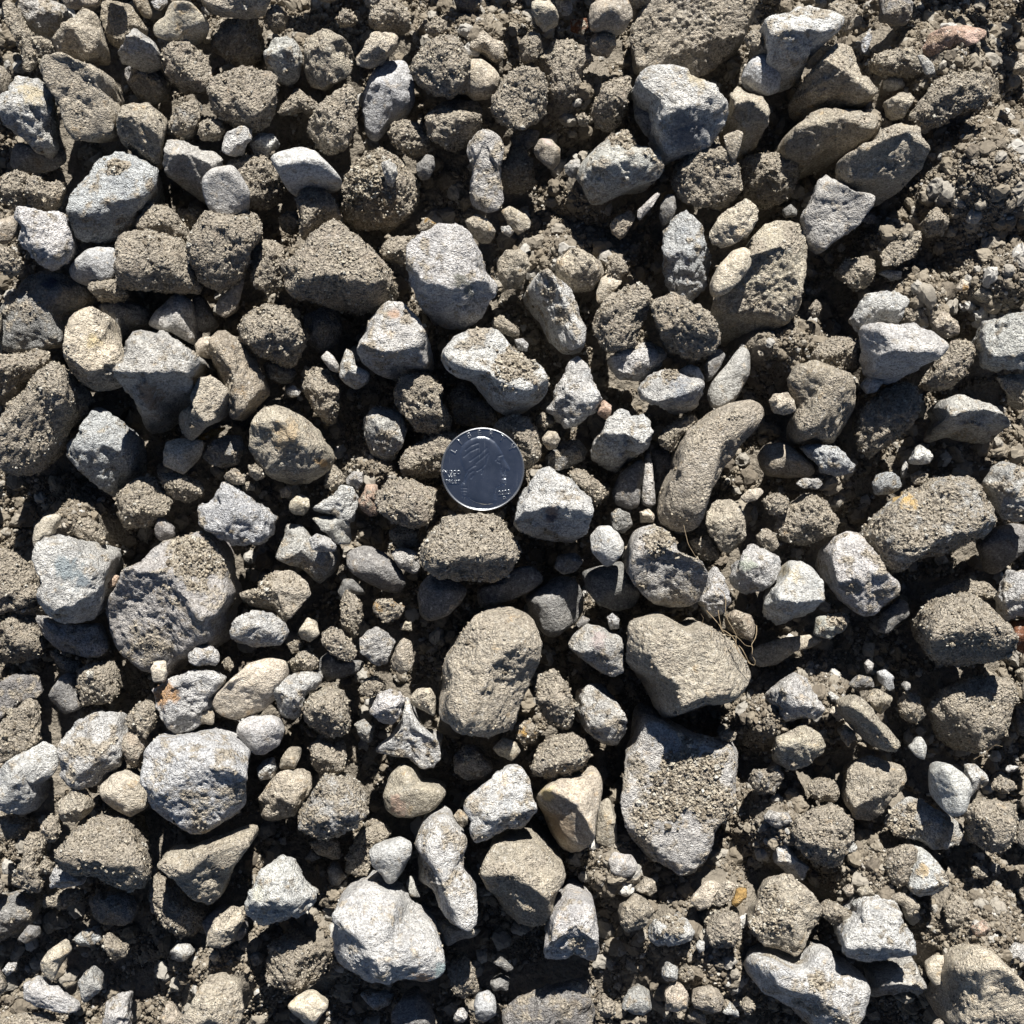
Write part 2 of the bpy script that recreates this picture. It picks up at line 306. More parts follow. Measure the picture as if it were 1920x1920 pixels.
D6|grey|a|3|angular bluish-grey block|430,1310 490,1260 600,1290 720,1370 820,1440 790,1540 700,1650 570,1730 480,1805 380,1760 340,1660 330,1540 390,1450
D7|brown|c|3|long gritty brown stone|1280,580 1400,510 1550,530 1680,550 1700,620 1660,740 1500,800 1350,870 1230,930 1100,850 1080,810 1200,700
D8|cream|r|3|small pale pebble|930,710 1010,670 1100,670 1140,720 1080,800 1060,850 990,850 940,790
D9|grey|s|1|small grey pebble in shadow|900,590 980,540 1060,560 1070,620 1000,650 910,640
D10|tan|c|2|crusty tan stone|820,400 930,370 1100,350 1180,420 1200,520 1130,550 1000,530 880,530 830,470
D11|grey|a|4|thin grey chip|1150,390 1200,390 1270,470 1280,530 1220,540 1190,480
D12|dgrey|d|1|dark stone cut by the edge|880,-40 1130,-40 1130,100 1080,170 980,175 890,130
D13|pink|a|2|glassy pinkish rock sunk in the soil|1200,330 1240,230 1350,180 1450,170 1640,220 1660,260 1550,330 1400,350 1370,410 1280,430 1220,380
D14|tan|c|2|tilted tan slab|880,1830 1000,1710 1180,1650 1190,1720 1150,1830 1040,1900 900,1930
D15|brown|c|2|brown soil clod|1180,1600 1280,1490 1390,1560 1350,1680 1240,1700 1190,1650
D17|dgrey|s|1|tiny dark pebble|180,1510 240,1470 290,1510 280,1560 200,1570
D18|cream|r|2|pale pebble cut by the edge|1830,510 1880,430 1960,410 1970,530
D25|dgrey|a|1|small dark chip|730,1600 780,1530 850,1550 850,1610
D26|blue|a|3|thin bluish flake|750,290 810,200 830,260 780,390 750,370
E1|dgrey|d|1|large dark slab with blue-black patch|200,150 330,100 470,130 640,180 660,300 600,340 500,400 460,560 470,640 350,670 200,680 0,690 -60,600 -20,420 60,260
E2|tan|c|2|tan lump|640,220 700,150 800,150 900,240 920,280 800,320 700,320
E3|cream|d|3|yellowish-white two-lobed stone|520,400 570,370 660,370 740,400 800,430 810,540 850,640 900,740 890,850 860,930 760,950 640,965 560,920 510,830 490,720 470,560 490,460
E4|dgrey|s|0|dark rounded stone in shadow|700,360 850,320 1000,340 1090,400 1060,500 930,540 890,620 840,600
E5|grey|s|1|smooth grey stone with a sunlit corner|1070,510 1130,400 1230,290 1300,265 1390,330 1410,480 1410,600 1380,640 1250,560 1150,540
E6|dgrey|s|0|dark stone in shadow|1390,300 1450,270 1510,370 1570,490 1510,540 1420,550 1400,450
E7|tan|s|2|thin upright brown flake|1560,330 1640,250 1750,100 1760,200 1730,300 1700,390 1620,450 1550,410
E8|grey|r|4|blocky grey stone with rough sunlit top|950,510 1020,490 1060,530 1180,540 1280,600 1390,680 1480,750 1470,800 1420,880 1390,1000 1300,1060 1160,1110 1080,1220 1000,1260 880,1230 850,1120 870,1000 890,850 910,700 900,590
E9|cream|s|1|small cream stone|1400,640 1440,590 1520,570 1560,650 1500,740 1420,720
E10|brown|d|3|upright pointed brown stone|1520,570 1600,530 1700,570 1780,680 1840,780 1890,890 1900,980 1830,1050 1770,1130 1690,1190 1620,1150 1600,1000 1520,850 1490,740
E11|tan|d|4|tan stone narrowing downward|1440,880 1540,860 1610,920 1660,980 1610,1080 1560,1180 1480,1240 1340,1325 1270,1290 1230,1210 1260,1120 1370,1060 1410,960
E12|brown|c|2|brown fin-shaped stone|-60,720 80,700 260,680 350,680 380,710 330,790 250,850 160,950 80,1050 -20,1110 -80,1000
E13|brown|c|3|large long brown boulder|60,1060 160,950 250,860 430,750 490,820 530,960 530,1080 450,1220 420,1320 340,1450 220,1560 80,1580 -40,1540 -60,1300 0,1230
E41|brown|c|1|brown stone in shadow|540,900 640,960 660,1040 620,1140 520,1220 450,1220 530,1080
E14|blue|r|1|dark blue-grey boulder with a sunlit strip|700,1080 820,1130 900,1200 980,1280 1000,1400 960,1550 900,1640 770,1740 690,1680 600,1570 490,1430 490,1360 560,1280
E15|cream|s|2|flat cream pebble|1200,1330 1300,1310 1480,1330 1440,1430 1320,1580 1240,1540 1160,1510 1180,1400
E16|dgrey|d|1|dark rounded stone|1480,1380 1620,1290 1740,1290 1770,1400 1720,1500 1600,1530 1500,1500 1450,1440
E17|brown|c|1|dark crumbly brown mass|900,1680 1000,1580 1100,1600 1180,1680 1250,1750 1200,1860 1050,1950 880,1960 830,1850 840,1720
E18|blue|r|3|bluish-white pitted stone|1600,1610 1680,1660 1800,1740 1900,1810 1960,1900 1950,2020 1850,2080 1700,2090 1560,2020 1440,1930 1420,1800 1530,1740
E19|tan|c|3|small tan clod|1610,1580 1690,1525 1770,1600 1760,1640 1680,1650 1620,1610
E20|tan|c|3|knobbly small tan clod|1790,1520 1840,1495 1900,1540 1890,1600 1830,1620 1790,1570
E21|tan|r|2|small tan pebble|1690,1660 1790,1620 1840,1660 1830,1690 1740,1690
E22|brown|c|1|crumbly lump in shadow|1130,1560 1300,1560 1450,1640 1480,1720 1330,1780 1200,1720
E23|ochre|s|1|orange-brown sliver|1400,1320 1520,1250 1650,1220 1560,1290 1480,1325
F1|brown|c|3|rough rounded brown stone|-20,390 80,350 180,350 260,400 310,470 340,570 330,640 290,720 230,780 150,760 20,720 -100,650 -120,520 -80,440
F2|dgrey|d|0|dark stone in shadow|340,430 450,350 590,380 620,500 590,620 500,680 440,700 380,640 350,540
F3|grey|s|2|small oval grey pebble|465,730 510,680 560,720 600,790 590,840 530,820
F4|white|d|2|pale upright stone|600,770 650,660 700,690 720,790 820,840 800,910 710,960 640,920 595,870
F5|white|d|3|large whitish rounded triangular stone|890,380 960,330 1060,340 1140,420 1220,520 1255,620 1265,740 1240,810 1130,810 1050,840 960,870 860,840 780,790 725,690 740,580 790,470
F6|brown|c|1|dark brown stone with a sunlit patch|330,880 420,790 530,830 590,930 600,1060 560,1200 510,1210 440,1150 360,1020 320,950
F7|tan|d|3|large smooth tan and white stone|40,1090 130,1060 220,1090 330,1150 410,1220 460,1310 520,1390 545,1460 510,1540 420,1600 340,1640 200,1640 80,1600 0,1500 -60,1380 -50,1250 0,1150
F8|brown|c|2|sunlit gritty brown stone|1050,870 1170,830 1260,830 1330,930 1350,1070 1410,1180 1390,1250 1260,1290 1160,1260 1060,1140 1010,1060 990,980
F9|grey|d|1|round grey stone with a sunlit ridge|770,1170 850,1080 970,1080 1050,1130 1090,1250 1060,1370 990,1460 910,1500 820,1430 790,1320 760,1240
F10|white|d|4|long white stone with brown crust and pits|1360,650 1420,580 1540,530 1740,530 1800,590 1850,680 1960,750 2060,800 2110,900 2090,1010 2020,1060 1900,1120 1790,1140 1700,1080 1620,980 1550,890 1460,880 1370,830 1320,750
F11|brown|c|1|long brown stone beside the coin|1020,1480 1100,1380 1240,1310 1420,1260 1500,1300 1440,1480 1340,1560 1250,1600 1130,1590 1040,1560
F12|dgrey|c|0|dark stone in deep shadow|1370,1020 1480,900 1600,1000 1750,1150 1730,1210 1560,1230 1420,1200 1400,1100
F13|brown|c|3|rough oval brown stone|870,1680 960,1610 1080,1610 1200,1640 1290,1680 1300,1760 1260,1860 1240,1940 1130,1960 980,1920 890,1840 860,1760
F14|pink|d|2|small orange-pink stone|790,1640 870,1640 880,1720 860,1790 890,1860 820,1880 740,1820 730,1760 770,1700
F15|white|r|2|jagged pale stone|390,1820 480,1760 560,1720 620,1650 700,1660 740,1740 720,1830 700,1920 620,1930 560,1870 470,1850
F16|grey|r|2|small pale grey lump|640,1600 700,1545 770,1560 775,1640 730,1690 660,1660
F17|tan|s|2|round tan pebble|245,1770 310,1710 380,1740 390,1810 340,1870 270,1860 240,1820
F18|tan|c|1|crumbly tan lump|500,1540 560,1500 620,1560 640,1640 560,1690 490,1660
F19|brown|c|3|crumbly brown stone leaning behind the coin|1700,1230 1760,1170 1840,1140 1950,1160 2030,1270 2060,1380 2050,1450 1980,1520 1900,1540 1850,1400
F20|grey|s|1|small smooth grey pebble|215,960 270,930 325,970 310,1010 250,1020 220,990
F21|dgrey|s|0|dark grey stone|40,760 130,770 230,770 290,830 260,900 180,920 90,880
F22|brown|d|2|small brown pebble|170,1680 230,1650 265,1690 240,1740 180,1740
F23|tan|c|2|crumbly clod of soil|1680,480 1760,420 1830,470 1900,540 1880,590 1780,560
G1|white|d|3|curved white stone partly in shadow|110,160 180,80 270,90 330,160 420,230 480,310 510,430 540,540 530,640 450,690 370,690 290,620 240,520 200,420 110,330 75,230
G2|cream|s|2|flat pale chip|640,160 720,110 770,120 795,190 740,250 680,320 610,350 605,270
G3|brown|c|3|gritty brown round stone, left of a pair|700,290 820,220 940,200 990,250 1000,340 960,440 910,560 890,640 800,690 680,690 620,630 580,520 600,420
G4|brown|c|4|gritty brown round stone, right of a pair|1000,330 1050,290 1170,260 1260,330 1400,400 1480,490 1500,600 1460,690 1370,740 1240,720 1140,640 1080,560 1020,440
G5|white|r|2|jagged white stone half in shadow|680,740 760,690 880,640 1000,620 1090,650 1125,700 1080,790 1000,870 880,895 780,890 720,820
G6|white|r|3|white stone with grey flint face|910,960 970,870 1080,810 1220,850 1310,880 1390,910 1370,1000 1350,1080 1280,1120 1200,1140 1120,1100 1000,1070 920,1020
G41|blue|s|2|dark blue-grey stone|1200,820 1280,780 1350,800 1390,890 1340,930 1230,890
G7|dgrey|s|1|dark smooth flake|1380,800 1420,720 1490,660 1540,710 1500,800 1420,910 1390,890
G8|grey|s|1|long grey stone, lower half sunlit|1560,760 1640,650 1690,650 1720,700 1710,860 1660,970 1610,1040 1540,1090 1440,1110 1400,1000 1440,900
G9|white|r|3|pale angular stone|410,760 480,715 530,770 570,850 620,960 655,1030 620,1100 540,1170 450,1230 380,1240 320,1170 240,1110 300,1030 300,960 370,860
G10|pink|s|3|tiny orange-pink pebble|630,1070 660,1030 720,1080 710,1150 680,1180 610,1140
G11|white|r|3|blocky white stone|690,1170 780,1100 850,1150 930,1150 990,1180 1005,1260 990,1380 920,1440 850,1490 770,1555 690,1530 580,1460 570,1400 610,1310 660,1240
G12|brown|c|2|crumbly tan stone|1040,1320 1090,1250 1200,1170 1310,1130 1350,1170 1290,1260 1220,1320 1160,1410 1080,1380
G13|tan|d|3|long boomerang-shaped stone|1350,1180 1470,1090 1600,1040 1760,1020 1840,1070 1850,1150 1780,1250 1680,1320 1620,1430 1560,1500 1480,1620 1420,1720 1390,1840 1370,1950 1260,2000 1130,1980 1040,1900 1050,1800 1100,1640 1160,1530 1190,1400 1250,1270
G14|grey|a|1|thin upright grey slab|960,1420 1000,1390 1020,1600 1040,1800 980,1810 930,1780 940,1640
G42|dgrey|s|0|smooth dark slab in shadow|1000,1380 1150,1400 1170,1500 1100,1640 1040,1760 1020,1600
G15|dgrey|s|1|dark grey stone|720,1700 780,1560 930,1450 960,1520 930,1680 910,1810 850,1830 740,1790
G16|white|r|4|white stone beside the coin|190,1530 260,1510 330,1570 440,1610 500,1680 580,1750 570,1870 540,2010 440,2080 300,2070 120,2020 10,1950 30,1830 40,1740 120,1640
G17|tan|s|3|round tan pebble|215,1310 260,1255 320,1265 350,1320 320,1385 260,1395 220,1350
G18|dgrey|d|1|dark rounded stone|230,1440 350,1330 490,1320 550,1400 520,1470 400,1530 310,1550 250,1510
G19|brown|c|2|small gritty brown pebble|165,1170 220,1120 290,1150 300,1210 250,1250 190,1230
G20|brown|c|2|crumbly brown lump|400,1560 470,1520 560,1570 660,1650 690,1720 600,1810 540,1700 440,1620
G21|cream|r|2|cream pebble|1400,1840 1460,1760 1560,1740 1650,1800 1700,1920 1690,2030 1600,2130 1510,2130 1420,2010 1370,1930
G22|cream|s|3|flat cream flake|1640,1740 1700,1680 1790,1670 1815,1700 1760,1760 1680,1780
G23|grey|r|2|small pale stone|710,1850 760,1815 850,1850 870,1930 820,2000 720,1980
G24|cream|r|2|tiny cream pebble|920,1840 990,1820 1030,1860 1020,1920 930,1920
G25|white|r|2|tiny white pebble|15,600 80,590 120,640 110,690 40,670
H1|brown|c|1|round brown stone in half shadow|570,110 620,30 760,0 840,30 850,140 800,220 720,250 640,210 590,160
H2|white|r|3|rounded white stone under another|700,400 760,280 860,250 1000,260 1100,310 1060,430 1020,490 900,480 760,560 720,520 680,450
H3|white|a|5|bright white triangular stone|750,510 790,475 870,475 1000,490 1110,490 1220,530 1310,590 1370,650 1310,740 1220,790 1120,850 1020,900 930,890 830,840 820,760 780,680 750,590
H4|brown|c|2|gritty brown stone|390,700 450,620 560,570 680,590 740,650 770,740 740,830 680,830 560,830 440,780 390,750
H5|brown|d|3|large blocky purplish-brown stone|200,890 260,790 370,755 460,770 570,820 680,850 710,950 720,1090 690,1200 630,1290 580,1360 430,1340 310,1350 260,1270 250,1180 290,1090 230,990
H6|brown|c|2|dark gritty oval stone in shade|740,1120 830,1020 950,930 1100,910 1170,970 1180,1050 1120,1180 1070,1290 950,1370 830,1450 750,1400 710,1290
H7|cream|r|4|small pale cream pebble|85,1040 130,990 220,985 275,1040 275,1120 200,1145 130,1130
H8|grey|s|3|small grey pebble|750,930 800,860 870,860 905,910 860,980 790,990
H9|tan|c|2|broad tan lump|1300,720 1400,610 1520,600 1590,660 1560,760 1480,870 1390,960 1270,970 1180,930 1250,850
H10|white|r|3|white stone at the right edge|1620,530 1680,450 1800,400 1960,400 1990,560 1980,760 1900,820 1760,815 1650,790 1610,660
H11|tan|d|2|flat tan stone at the right edge|1710,870 1800,850 1920,840 1990,860 1990,1080 1920,1110 1840,1060 1770,970
H12|grey|d|3|grey stone with notched sunlit top|1350,1040 1430,990 1500,1010 1610,1030 1710,1070 1760,1140 1840,1200 1830,1280 1800,1340 1640,1330 1500,1280 1410,1320 1320,1330 1320,1210 1360,1150 1320,1090
H13|tan|s|1|smooth brown pebble half in shadow|10,1430 60,1350 180,1340 290,1400 390,1490 420,1560 380,1590 240,1600 90,1580 30,1510
H14|blue|r|3|speckled bluish-white pebble|310,1370 430,1350 570,1370 650,1430 710,1510 690,1560 590,1585 470,1560 410,1470
H15|grey|r|3|small flat speckled pebble|270,1640 320,1600 440,1600 475,1640 440,1680 330,1675
H16|white|a|3|small bright angular pebble|1100,1480 1130,1390 1180,1355 1240,1400 1265,1450 1240,1495 1150,1505
H17|blue|r|2|round blue-grey pebble|820,1640 880,1570 960,1550 1040,1600 1050,1660 970,1720 860,1720
H18|grey|d|3|tall grey stone at the right edge|1700,1520 1780,1470 1850,1480 1910,1560 1990,1620 1990,1900 1900,1920 1790,1900 1730,1820 1690,1700 1640,1640
H19|grey|c|3|large grey slab with an ochre spot|880,1870 970,1780 1080,1700 1290,1610 1430,1580 1560,1600 1630,1700 1690,1830 1710,1900 1640,2010 1500,2120 1350,2180 1200,2230 1030,2300 920,2260 830,2130 800,2000
H20|brown|c|2|rounded brown stone|130,1890 220,1810 330,1720 420,1700 500,1760 580,1880 590,1960 500,2030 350,2090 220,2060 130,1990
H21|brown|c|3|small brown pebble|40,1760 130,1700 220,1740 235,1810 180,1860 90,1860
H22|cream|s|3|tiny translucent amber pebble|1430,240 1470,165 1520,190 1525,240 1480,255
H23|tan|d|2|small tan stone|1550,280 1600,225 1680,230 1710,310 1680,360 1610,320
H24|blue|a|1|flat blue-grey chip|865,120 920,100 1040,110 1040,165 960,175
H25|tan|c|2|crumbly tan lump|1040,400 1100,340 1200,400 1180,480 1100,500 1050,460
H26|tan|d|2|rounded tan stone half buried|1230,430 1340,400 1440,470 1450,560 1370,600 1280,540
H27|tan|c|2|small tan clod|370,380 420,310 465,360 450,430 400,450
H28|brown|c|2|small brown crumb|1100,1580 1160,1540 1230,1570 1220,1640 1120,1650
H29|brown|c|0|dark brown clod in shadow|0,570 100,550 170,620 160,700 60,760 -40,740
H30|grey|a|1|thin grey flake|1035,1540 1065,1465 1085,1500 1075,1600 1045,1610
I1|white|r|4|white stone with teal-grey veins|300,230 350,160 450,150 560,200 650,260 720,310 775,390 770,480 750,560 730,640 680,720 620,780 510,820 410,805 340,730 300,640 300,520 330,430 290,320
I2|cream|s|3|cream shell-like stone|250,100 320,30 400,10 460,30 400,100 380,160 310,200 290,280 250,290 230,190
I3|grey|d|2|very large grey-brown boulder|1070,290 1200,200 1350,180 1480,110 1560,190 1625,280 1640,440 1680,580 1660,670 1620,720 1620,900 1590,960 1500,1000 1370,1080 1210,1150 1190,1240 1080,1220 960,1160 850,1060 780,970 740,880 740,760 760,620 870,480 900,380 1000,340
I4|grey|d|1|layered bluish stone in shade|270,700 320,760 420,810 560,810 720,800 760,900 790,980 720,1050 560,1050 420,1020 330,920 280,840
I5|brown|c|1|crusty brown mass at the left edge|-60,260 60,260 180,330 270,470 280,600 200,690 60,720 -60,740
I6|brown|c|0|dark brown stone with a sunlit spot|-40,740 150,700 280,780 320,940 290,1040 160,1080 0,1090 -60,1000
I7|tan|c|1|squarish stone with a sunlit patch|560,1130 640,1090 800,1080 850,1150 850,1310 800,1370 680,1390 590,1400 550,1290
I8|dgrey|s|1|dark blue-grey upright stone|390,1250 450,1160 530,1180 560,1280 590,1400 540,1440 440,1470 380,1400 360,1330
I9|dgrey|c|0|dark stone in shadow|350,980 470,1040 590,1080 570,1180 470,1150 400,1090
I10|brown|c|2|pointed brown slab at the left edge|0,1530 90,1440 180,1350 250,1360 270,1480 280,1650 200,1710 90,1790 0,1830 -60,1700
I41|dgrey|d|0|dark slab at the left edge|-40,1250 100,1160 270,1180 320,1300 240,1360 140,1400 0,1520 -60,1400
I11|white|a|3|pale angular stone at the left edge|80,1770 200,1710 330,1640 400,1690 430,1800 400,1880 300,1950 290,2080 220,2180 120,2210 -20,2170 -60,1980 0,1850
I12|white|d|3|broad pale stone, upper part in shadow|420,1670 560,1490 700,1430 880,1450 900,1600 890,1740 870,1830 800,1880 700,1990 560,2000 440,1930 430,1810
I13|tan|c|3|brown knobbly stone|970,1400 1040,1355 1110,1380 1135,1460 1100,1560 1050,1640 980,1600 900,1560 910,1480
I42|brown|d|3|brown stone with a smooth flank|860,1630 940,1570 1010,1600 1050,1690 1020,1790 970,1850 900,1840 880,1740
I14|white|r|3|white stone with an orange-brown flint face|1095,1270 1200,1210 1330,1160 1380,1130 1560,1130 1640,1180 1600,1290 1530,1340 1540,1400 1400,1560 1260,1610 1190,1500 1130,1390
I15|tan|s|3|small wedge-shaped tan stone|1300,1520 1390,1400 1490,1370 1550,1440 1540,1540 1480,1520 1380,1540 1320,1550
I16|cream|s|3|smooth cream stone with crusty top|1510,1360 1570,1290 1680,1190 1800,1080 1960,1040 2070,1070 2080,1170 2010,1320 1900,1430 1800,1490 1650,1515 1560,1440
I17|white|r|4|small oval white stone|1345,1030 1400,970 1500,960 1570,1010 1585,1070 1550,1110 1440,1110 1370,1080
I18|blue|d|4|large bluish and brown pitted boulder|1040,1700 1120,1610 1220,1620 1350,1600 1480,1570 1590,1580 1700,1650 1790,1730 1830,1850 1800,2010 1760,2130 1680,2200 1600,2260 1460,2330 1330,2290 1190,2230 1070,2120 1040,1960 1050,1820
I19|cream|s|3|rounded cream pebble|720,1970 800,1880 920,1860 1020,1930 1070,2040 1060,2130 940,2200 820,2160 740,2070
I20|white|r|4|bright white faceted stone|1680,780 1750,730 1850,700 1960,730 2050,790 2080,880 2030,950 1930,980 1800,990 1710,960 1670,890
I21|white|s|3|grey-white oval stone|1720,1510 1800,1470 1920,1460 2020,1490 2050,1580 2010,1680 1910,1750 1820,1750 1740,1680 1705,1590
I22|dgrey|s|1|small dark pebble|1115,120 1150,20 1250,110 1255,170 1160,215 1120,180
I23|pink|s|2|tiny pink sliver|770,530 830,450 860,460 830,530 780,550
I24|brown|c|2|tiny brown clod|1600,1070 1640,1040 1690,1110 1660,1160 1610,1130
I25|brown|c|1|crumbly soil lump|400,120 500,40 640,30 740,110 760,230 680,240 560,170
I26|cream|s|4|small flat cream chip|1085,1130 1110,1075 1190,1070 1200,1160 1180,1230 1100,1225
J1|tan|c|4|large rounded tan stone below the coin|1190,230 1250,140 1370,40 1490,20 1650,10 1750,20 1810,110 1870,200 1910,280 1860,370 1820,440 1720,510 1600,500 1450,500 1320,470 1220,410 1180,330
J2|grey|d|1|rough grey stone|150,340 180,230 210,80 330,90 400,180 560,260 600,330 560,420 500,490 440,530 400,500 330,420 240,380
J3|white|r|4|small white oblong pebble|385,190 440,155 530,190 580,235 575,285 480,290 400,270
J4|dgrey|s|1|dark smooth stone with a sunlit strip|650,290 760,240 850,250 960,320 1050,420 1090,520 1030,590 920,590 800,520 700,450 650,390
J5|tan|d|2|stone half in shadow with crumbs on top|0,620 20,520 120,420 260,420 380,510 420,590 350,660 280,740 210,800 120,720 -40,680 -110,620 -120,550
J6|dgrey|s|2|dark bluish grey stone|1150,620 1180,520 1260,430 1420,470 1530,560 1480,650 1390,740 1300,780 1230,800 1170,750
J7|dgrey|s|1|dark stone with pale corner|1580,540 1700,520 1860,400 1980,380 2060,440 2080,490 1980,570 1850,630 1700,690 1600,700
J8|tan|d|4|very large tan boulder|1510,830 1580,740 1700,695 1830,690 1940,720 2020,790 2060,900 2060,1050 2000,1180 1960,1280 1900,1400 1870,1530 1810,1620 1700,1660 1560,1600 1420,1550 1320,1480 1300,1390 1330,1280 1320,1180 1350,1050 1420,950
J9|ochre|c|3|small ochre stone|830,680 870,620 970,630 1070,690 1050,750 950,805 860,740
J10|tan|c|2|upright tan clod|610,640 640,560 700,590 760,640 770,760 740,860 710,920 620,850 610,740
J41|dgrey|s|1|dark small stone|580,580 630,480 700,480 780,560 790,600 700,600 620,650
J11|grey|r|3|round speckled grey-white pebble|740,920 800,850 870,825 960,880 1010,930 980,1010 950,1090 870,1105 800,1060 750,990
J12|tan|d|3|pinkish-grey upright stone|960,1080 1000,980 1060,900 1120,930 1140,1080 1120,1140 1040,1170 970,1130
J13|brown|c|3|round brown pebble|470,880 540,825 620,850 690,950 735,1000 710,1070 620,1070 540,1020 470,950
J42|dgrey|s|1|dark grey stone with a blue tint|460,1050 530,1000 640,1080 800,1070 750,1150 640,1190 520,1215 450,1150
J14|tan|s|3|small tan stone with a sunlit side|300,870 370,755 430,790 465,880 380,945 320,920
J15|brown|c|2|brown pebble|230,1080 310,1010 380,980 450,1060 440,1130 340,1150 260,1160
J16|brown|c|2|tiny brown pebble|220,950 290,920 340,960 320,1010 260,1020
J17|white|r|3|L-shaped pale grey stone|120,1260 180,1190 280,1170 340,1145 440,1170 480,1210 430,1270 360,1320 340,1420 290,1500 230,1515 160,1470 120,1360
J18|tan|c|3|round gritty tan stone|340,1410 390,1310 530,1245 620,1290 660,1370 665,1500 660,1600 560,1630 440,1600 350,1510
J19|brown|c|2|rounded brown clod|740,1270 790,1190 880,1190 945,1250 900,1300 830,1330 750,1320
J20|white|r|4|pale pitted pebble|830,1390 880,1300 960,1270 1040,1290 1085,1360 1060,1440 980,1540 900,1540 860,1490 820,1450
J21|cream|d|3|small pale stone|1110,1330 1160,1270 1260,1260 1295,1330 1290,1470 1200,1440 1130,1400
J22|white|d|2|three-pointed white stone|1080,1300 1120,1310 1130,1430 1230,1560 1330,1640 1340,1760 1290,1840 1190,1840 1100,1780 980,1780 850,1740 850,1710 970,1610 1050,1480
J23|tan|c|2|crumbly grey-tan lump|380,1680 440,1640 560,1680 620,1650 660,1740 630,1860 560,1920 460,1920 390,1830
J24|tan|s|2|small brown wedge|170,1780 230,1700 310,1700 320,1770 280,1850 160,1860
J25|dgrey|d|1|dark round stone with sunlit rim|1420,1750 1490,1690 1580,1690 1690,1790 1710,1850 1640,1920 1520,1940 1430,1880
J26|tan|s|2|smooth tan pebble|1700,1700 1780,1620 1870,1650 1910,1730 1840,1790 1750,1770
J27|ochre|c|2|yellow-brown pitted lump|1860,1540 1920,1500 2000,1500 2030,1600 2010,1680 1920,1680 1880,1630
J28|cream|d|2|tiny cream block|1040,850 1070,790 1120,790 1125,860
J29|brown|c|1|brown clod in shade|950,150 1050,80 1180,120 1190,260 1060,280 980,220
J30|grey|r|2|grey stone with a bright facet|980,290 1040,250 1170,290 1180,400 1150,460 1040,410 990,340
J31|grey|a|2|grey wedge below the pale jagged stone|400,40 560,20 680,60 670,240 570,230 470,120
J32|white|r|2|pale stone with a pitted face|0,1850 60,1780 130,1770 150,1850 120,1920 20,1940
J33|dgrey|d|1|dark round stone behind a pebble|330,1530 400,1600 430,1620 380,1620
J34|grey|r|2|greyish lump of fused grit|700,1530 780,1490 850,1560 830,1660 760,1650
K1|white|s|4|small white faceted pebble|560,170 620,100 700,95 770,150 810,220 800,290 730,380 680,405 640,360 570,290
K2|grey|d|4|large rough grey stone|840,250 870,130 990,85 1110,110 1190,190 1210,290 1330,340 1400,440 1390,540 1340,650 1270,690 1150,705 1050,680 960,620 880,530 830,450
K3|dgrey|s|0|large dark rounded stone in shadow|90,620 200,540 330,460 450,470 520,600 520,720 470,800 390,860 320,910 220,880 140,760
K4|dgrey|s|2|dark oval stone|300,400 330,310 460,290 520,350 460,430 370,455
K5|dgrey|s|1|dark stone with a pale stripe|500,430 640,390 800,350 860,480 930,590 880,700 740,720 620,670 540,570
K6|tan|d|4|very large pale tan boulder|820,770 950,750 1080,730 1200,800 1280,830 1340,780 1450,840 1560,900 1640,960 1700,1060 1730,1170 1700,1280 1630,1360 1560,1470 1420,1510 1260,1535 1110,1540 1060,1450 1010,1340 930,1220 830,1100 820,1000 830,900
K7|grey|d|3|grey stone with a pink knob|400,930 440,880 540,810 620,820 690,850 790,900 800,960 800,1160 730,1190 650,1170 560,1110 470,1040 410,980
K8|tan|c|3|sunlit rectangular tan stone|150,1200 230,1150 310,1115 370,1200 420,1300 455,1400 430,1570 370,1590 280,1560 210,1450 165,1330
K9|grey|d|2|grey stone with shaded right half|470,1310 560,1230 680,1270 780,1400 830,1480 820,1600 760,1700 700,1700 600,1640 520,1570 460,1450
K10|tan|c|3|pale rough oval stone|140,1820 200,1700 300,1610 450,1590 530,1650 570,1780 530,1850 400,1900 260,1920 170,1900
K11|grey|d|2|large flat slab covered in crumbs|820,1730 890,1610 920,1430 1050,1450 1200,1560 1480,1640 1600,1640 1660,1760 1650,1960 1640,2080 1600,2250 1520,2350 1460,2500 1380,2600 1280,2640 1130,2590 1000,2550 880,2420 820,2280 770,2100 780,1900
K12|white|r|3|white stone with a green-white face|1660,290 1720,230 1830,270 1930,320 1940,400 1880,500 1800,580 1700,605 1610,560 1580,480 1620,390
K13|white|r|3|knobbly upright pale stone|1410,440 1470,390 1530,440 1550,540 1580,640 1530,730 1440,780 1380,700 1340,650 1390,540
K14|brown|c|3|round brown pebble|1750,170 1830,115 1900,160 1920,240 1880,290 1800,260
K15|brown|d|2|brown clod wrapped in dry roots|1530,760 1600,700 1720,740 1760,820 1720,930 1640,900 1560,850
K16|brown|c|1|brown soil lump in shadow|1270,200 1400,160 1480,260 1500,340 1400,350 1310,280
K17|white|r|3|small white knob|680,760 720,725 780,770 770,840 710,850
K18|dgrey|s|1|small dark pebble|460,810 510,745 565,770 540,830 480,840
K19|tan|c|2|flat crumb|1480,1600 1550,1560 1620,1590 1600,1650 1510,1650
L1|white|d|3|pale grey stone with a blue shaded side|500,280 560,180 660,130 760,150 830,260 920,420 1030,500 1020,570 970,630 900,680 870,750 780,765 710,710 620,640 560,570 510,420
L2|white|a|4|white faceted block|60,650 110,550 190,470 230,380 280,345 390,380 440,470 460,600 440,690 410,780 320,820 200,850 130,800 60,750
L3|green|d|2|grey-green stone wedge|430,760 520,730 660,730 680,760 620,860 530,920 410,890 420,810
L4|tan|s|0|flat tan stone in shade|0,960 200,900 400,880 530,920 400,970 280,1000 150,1100 0,1120 -80,1040
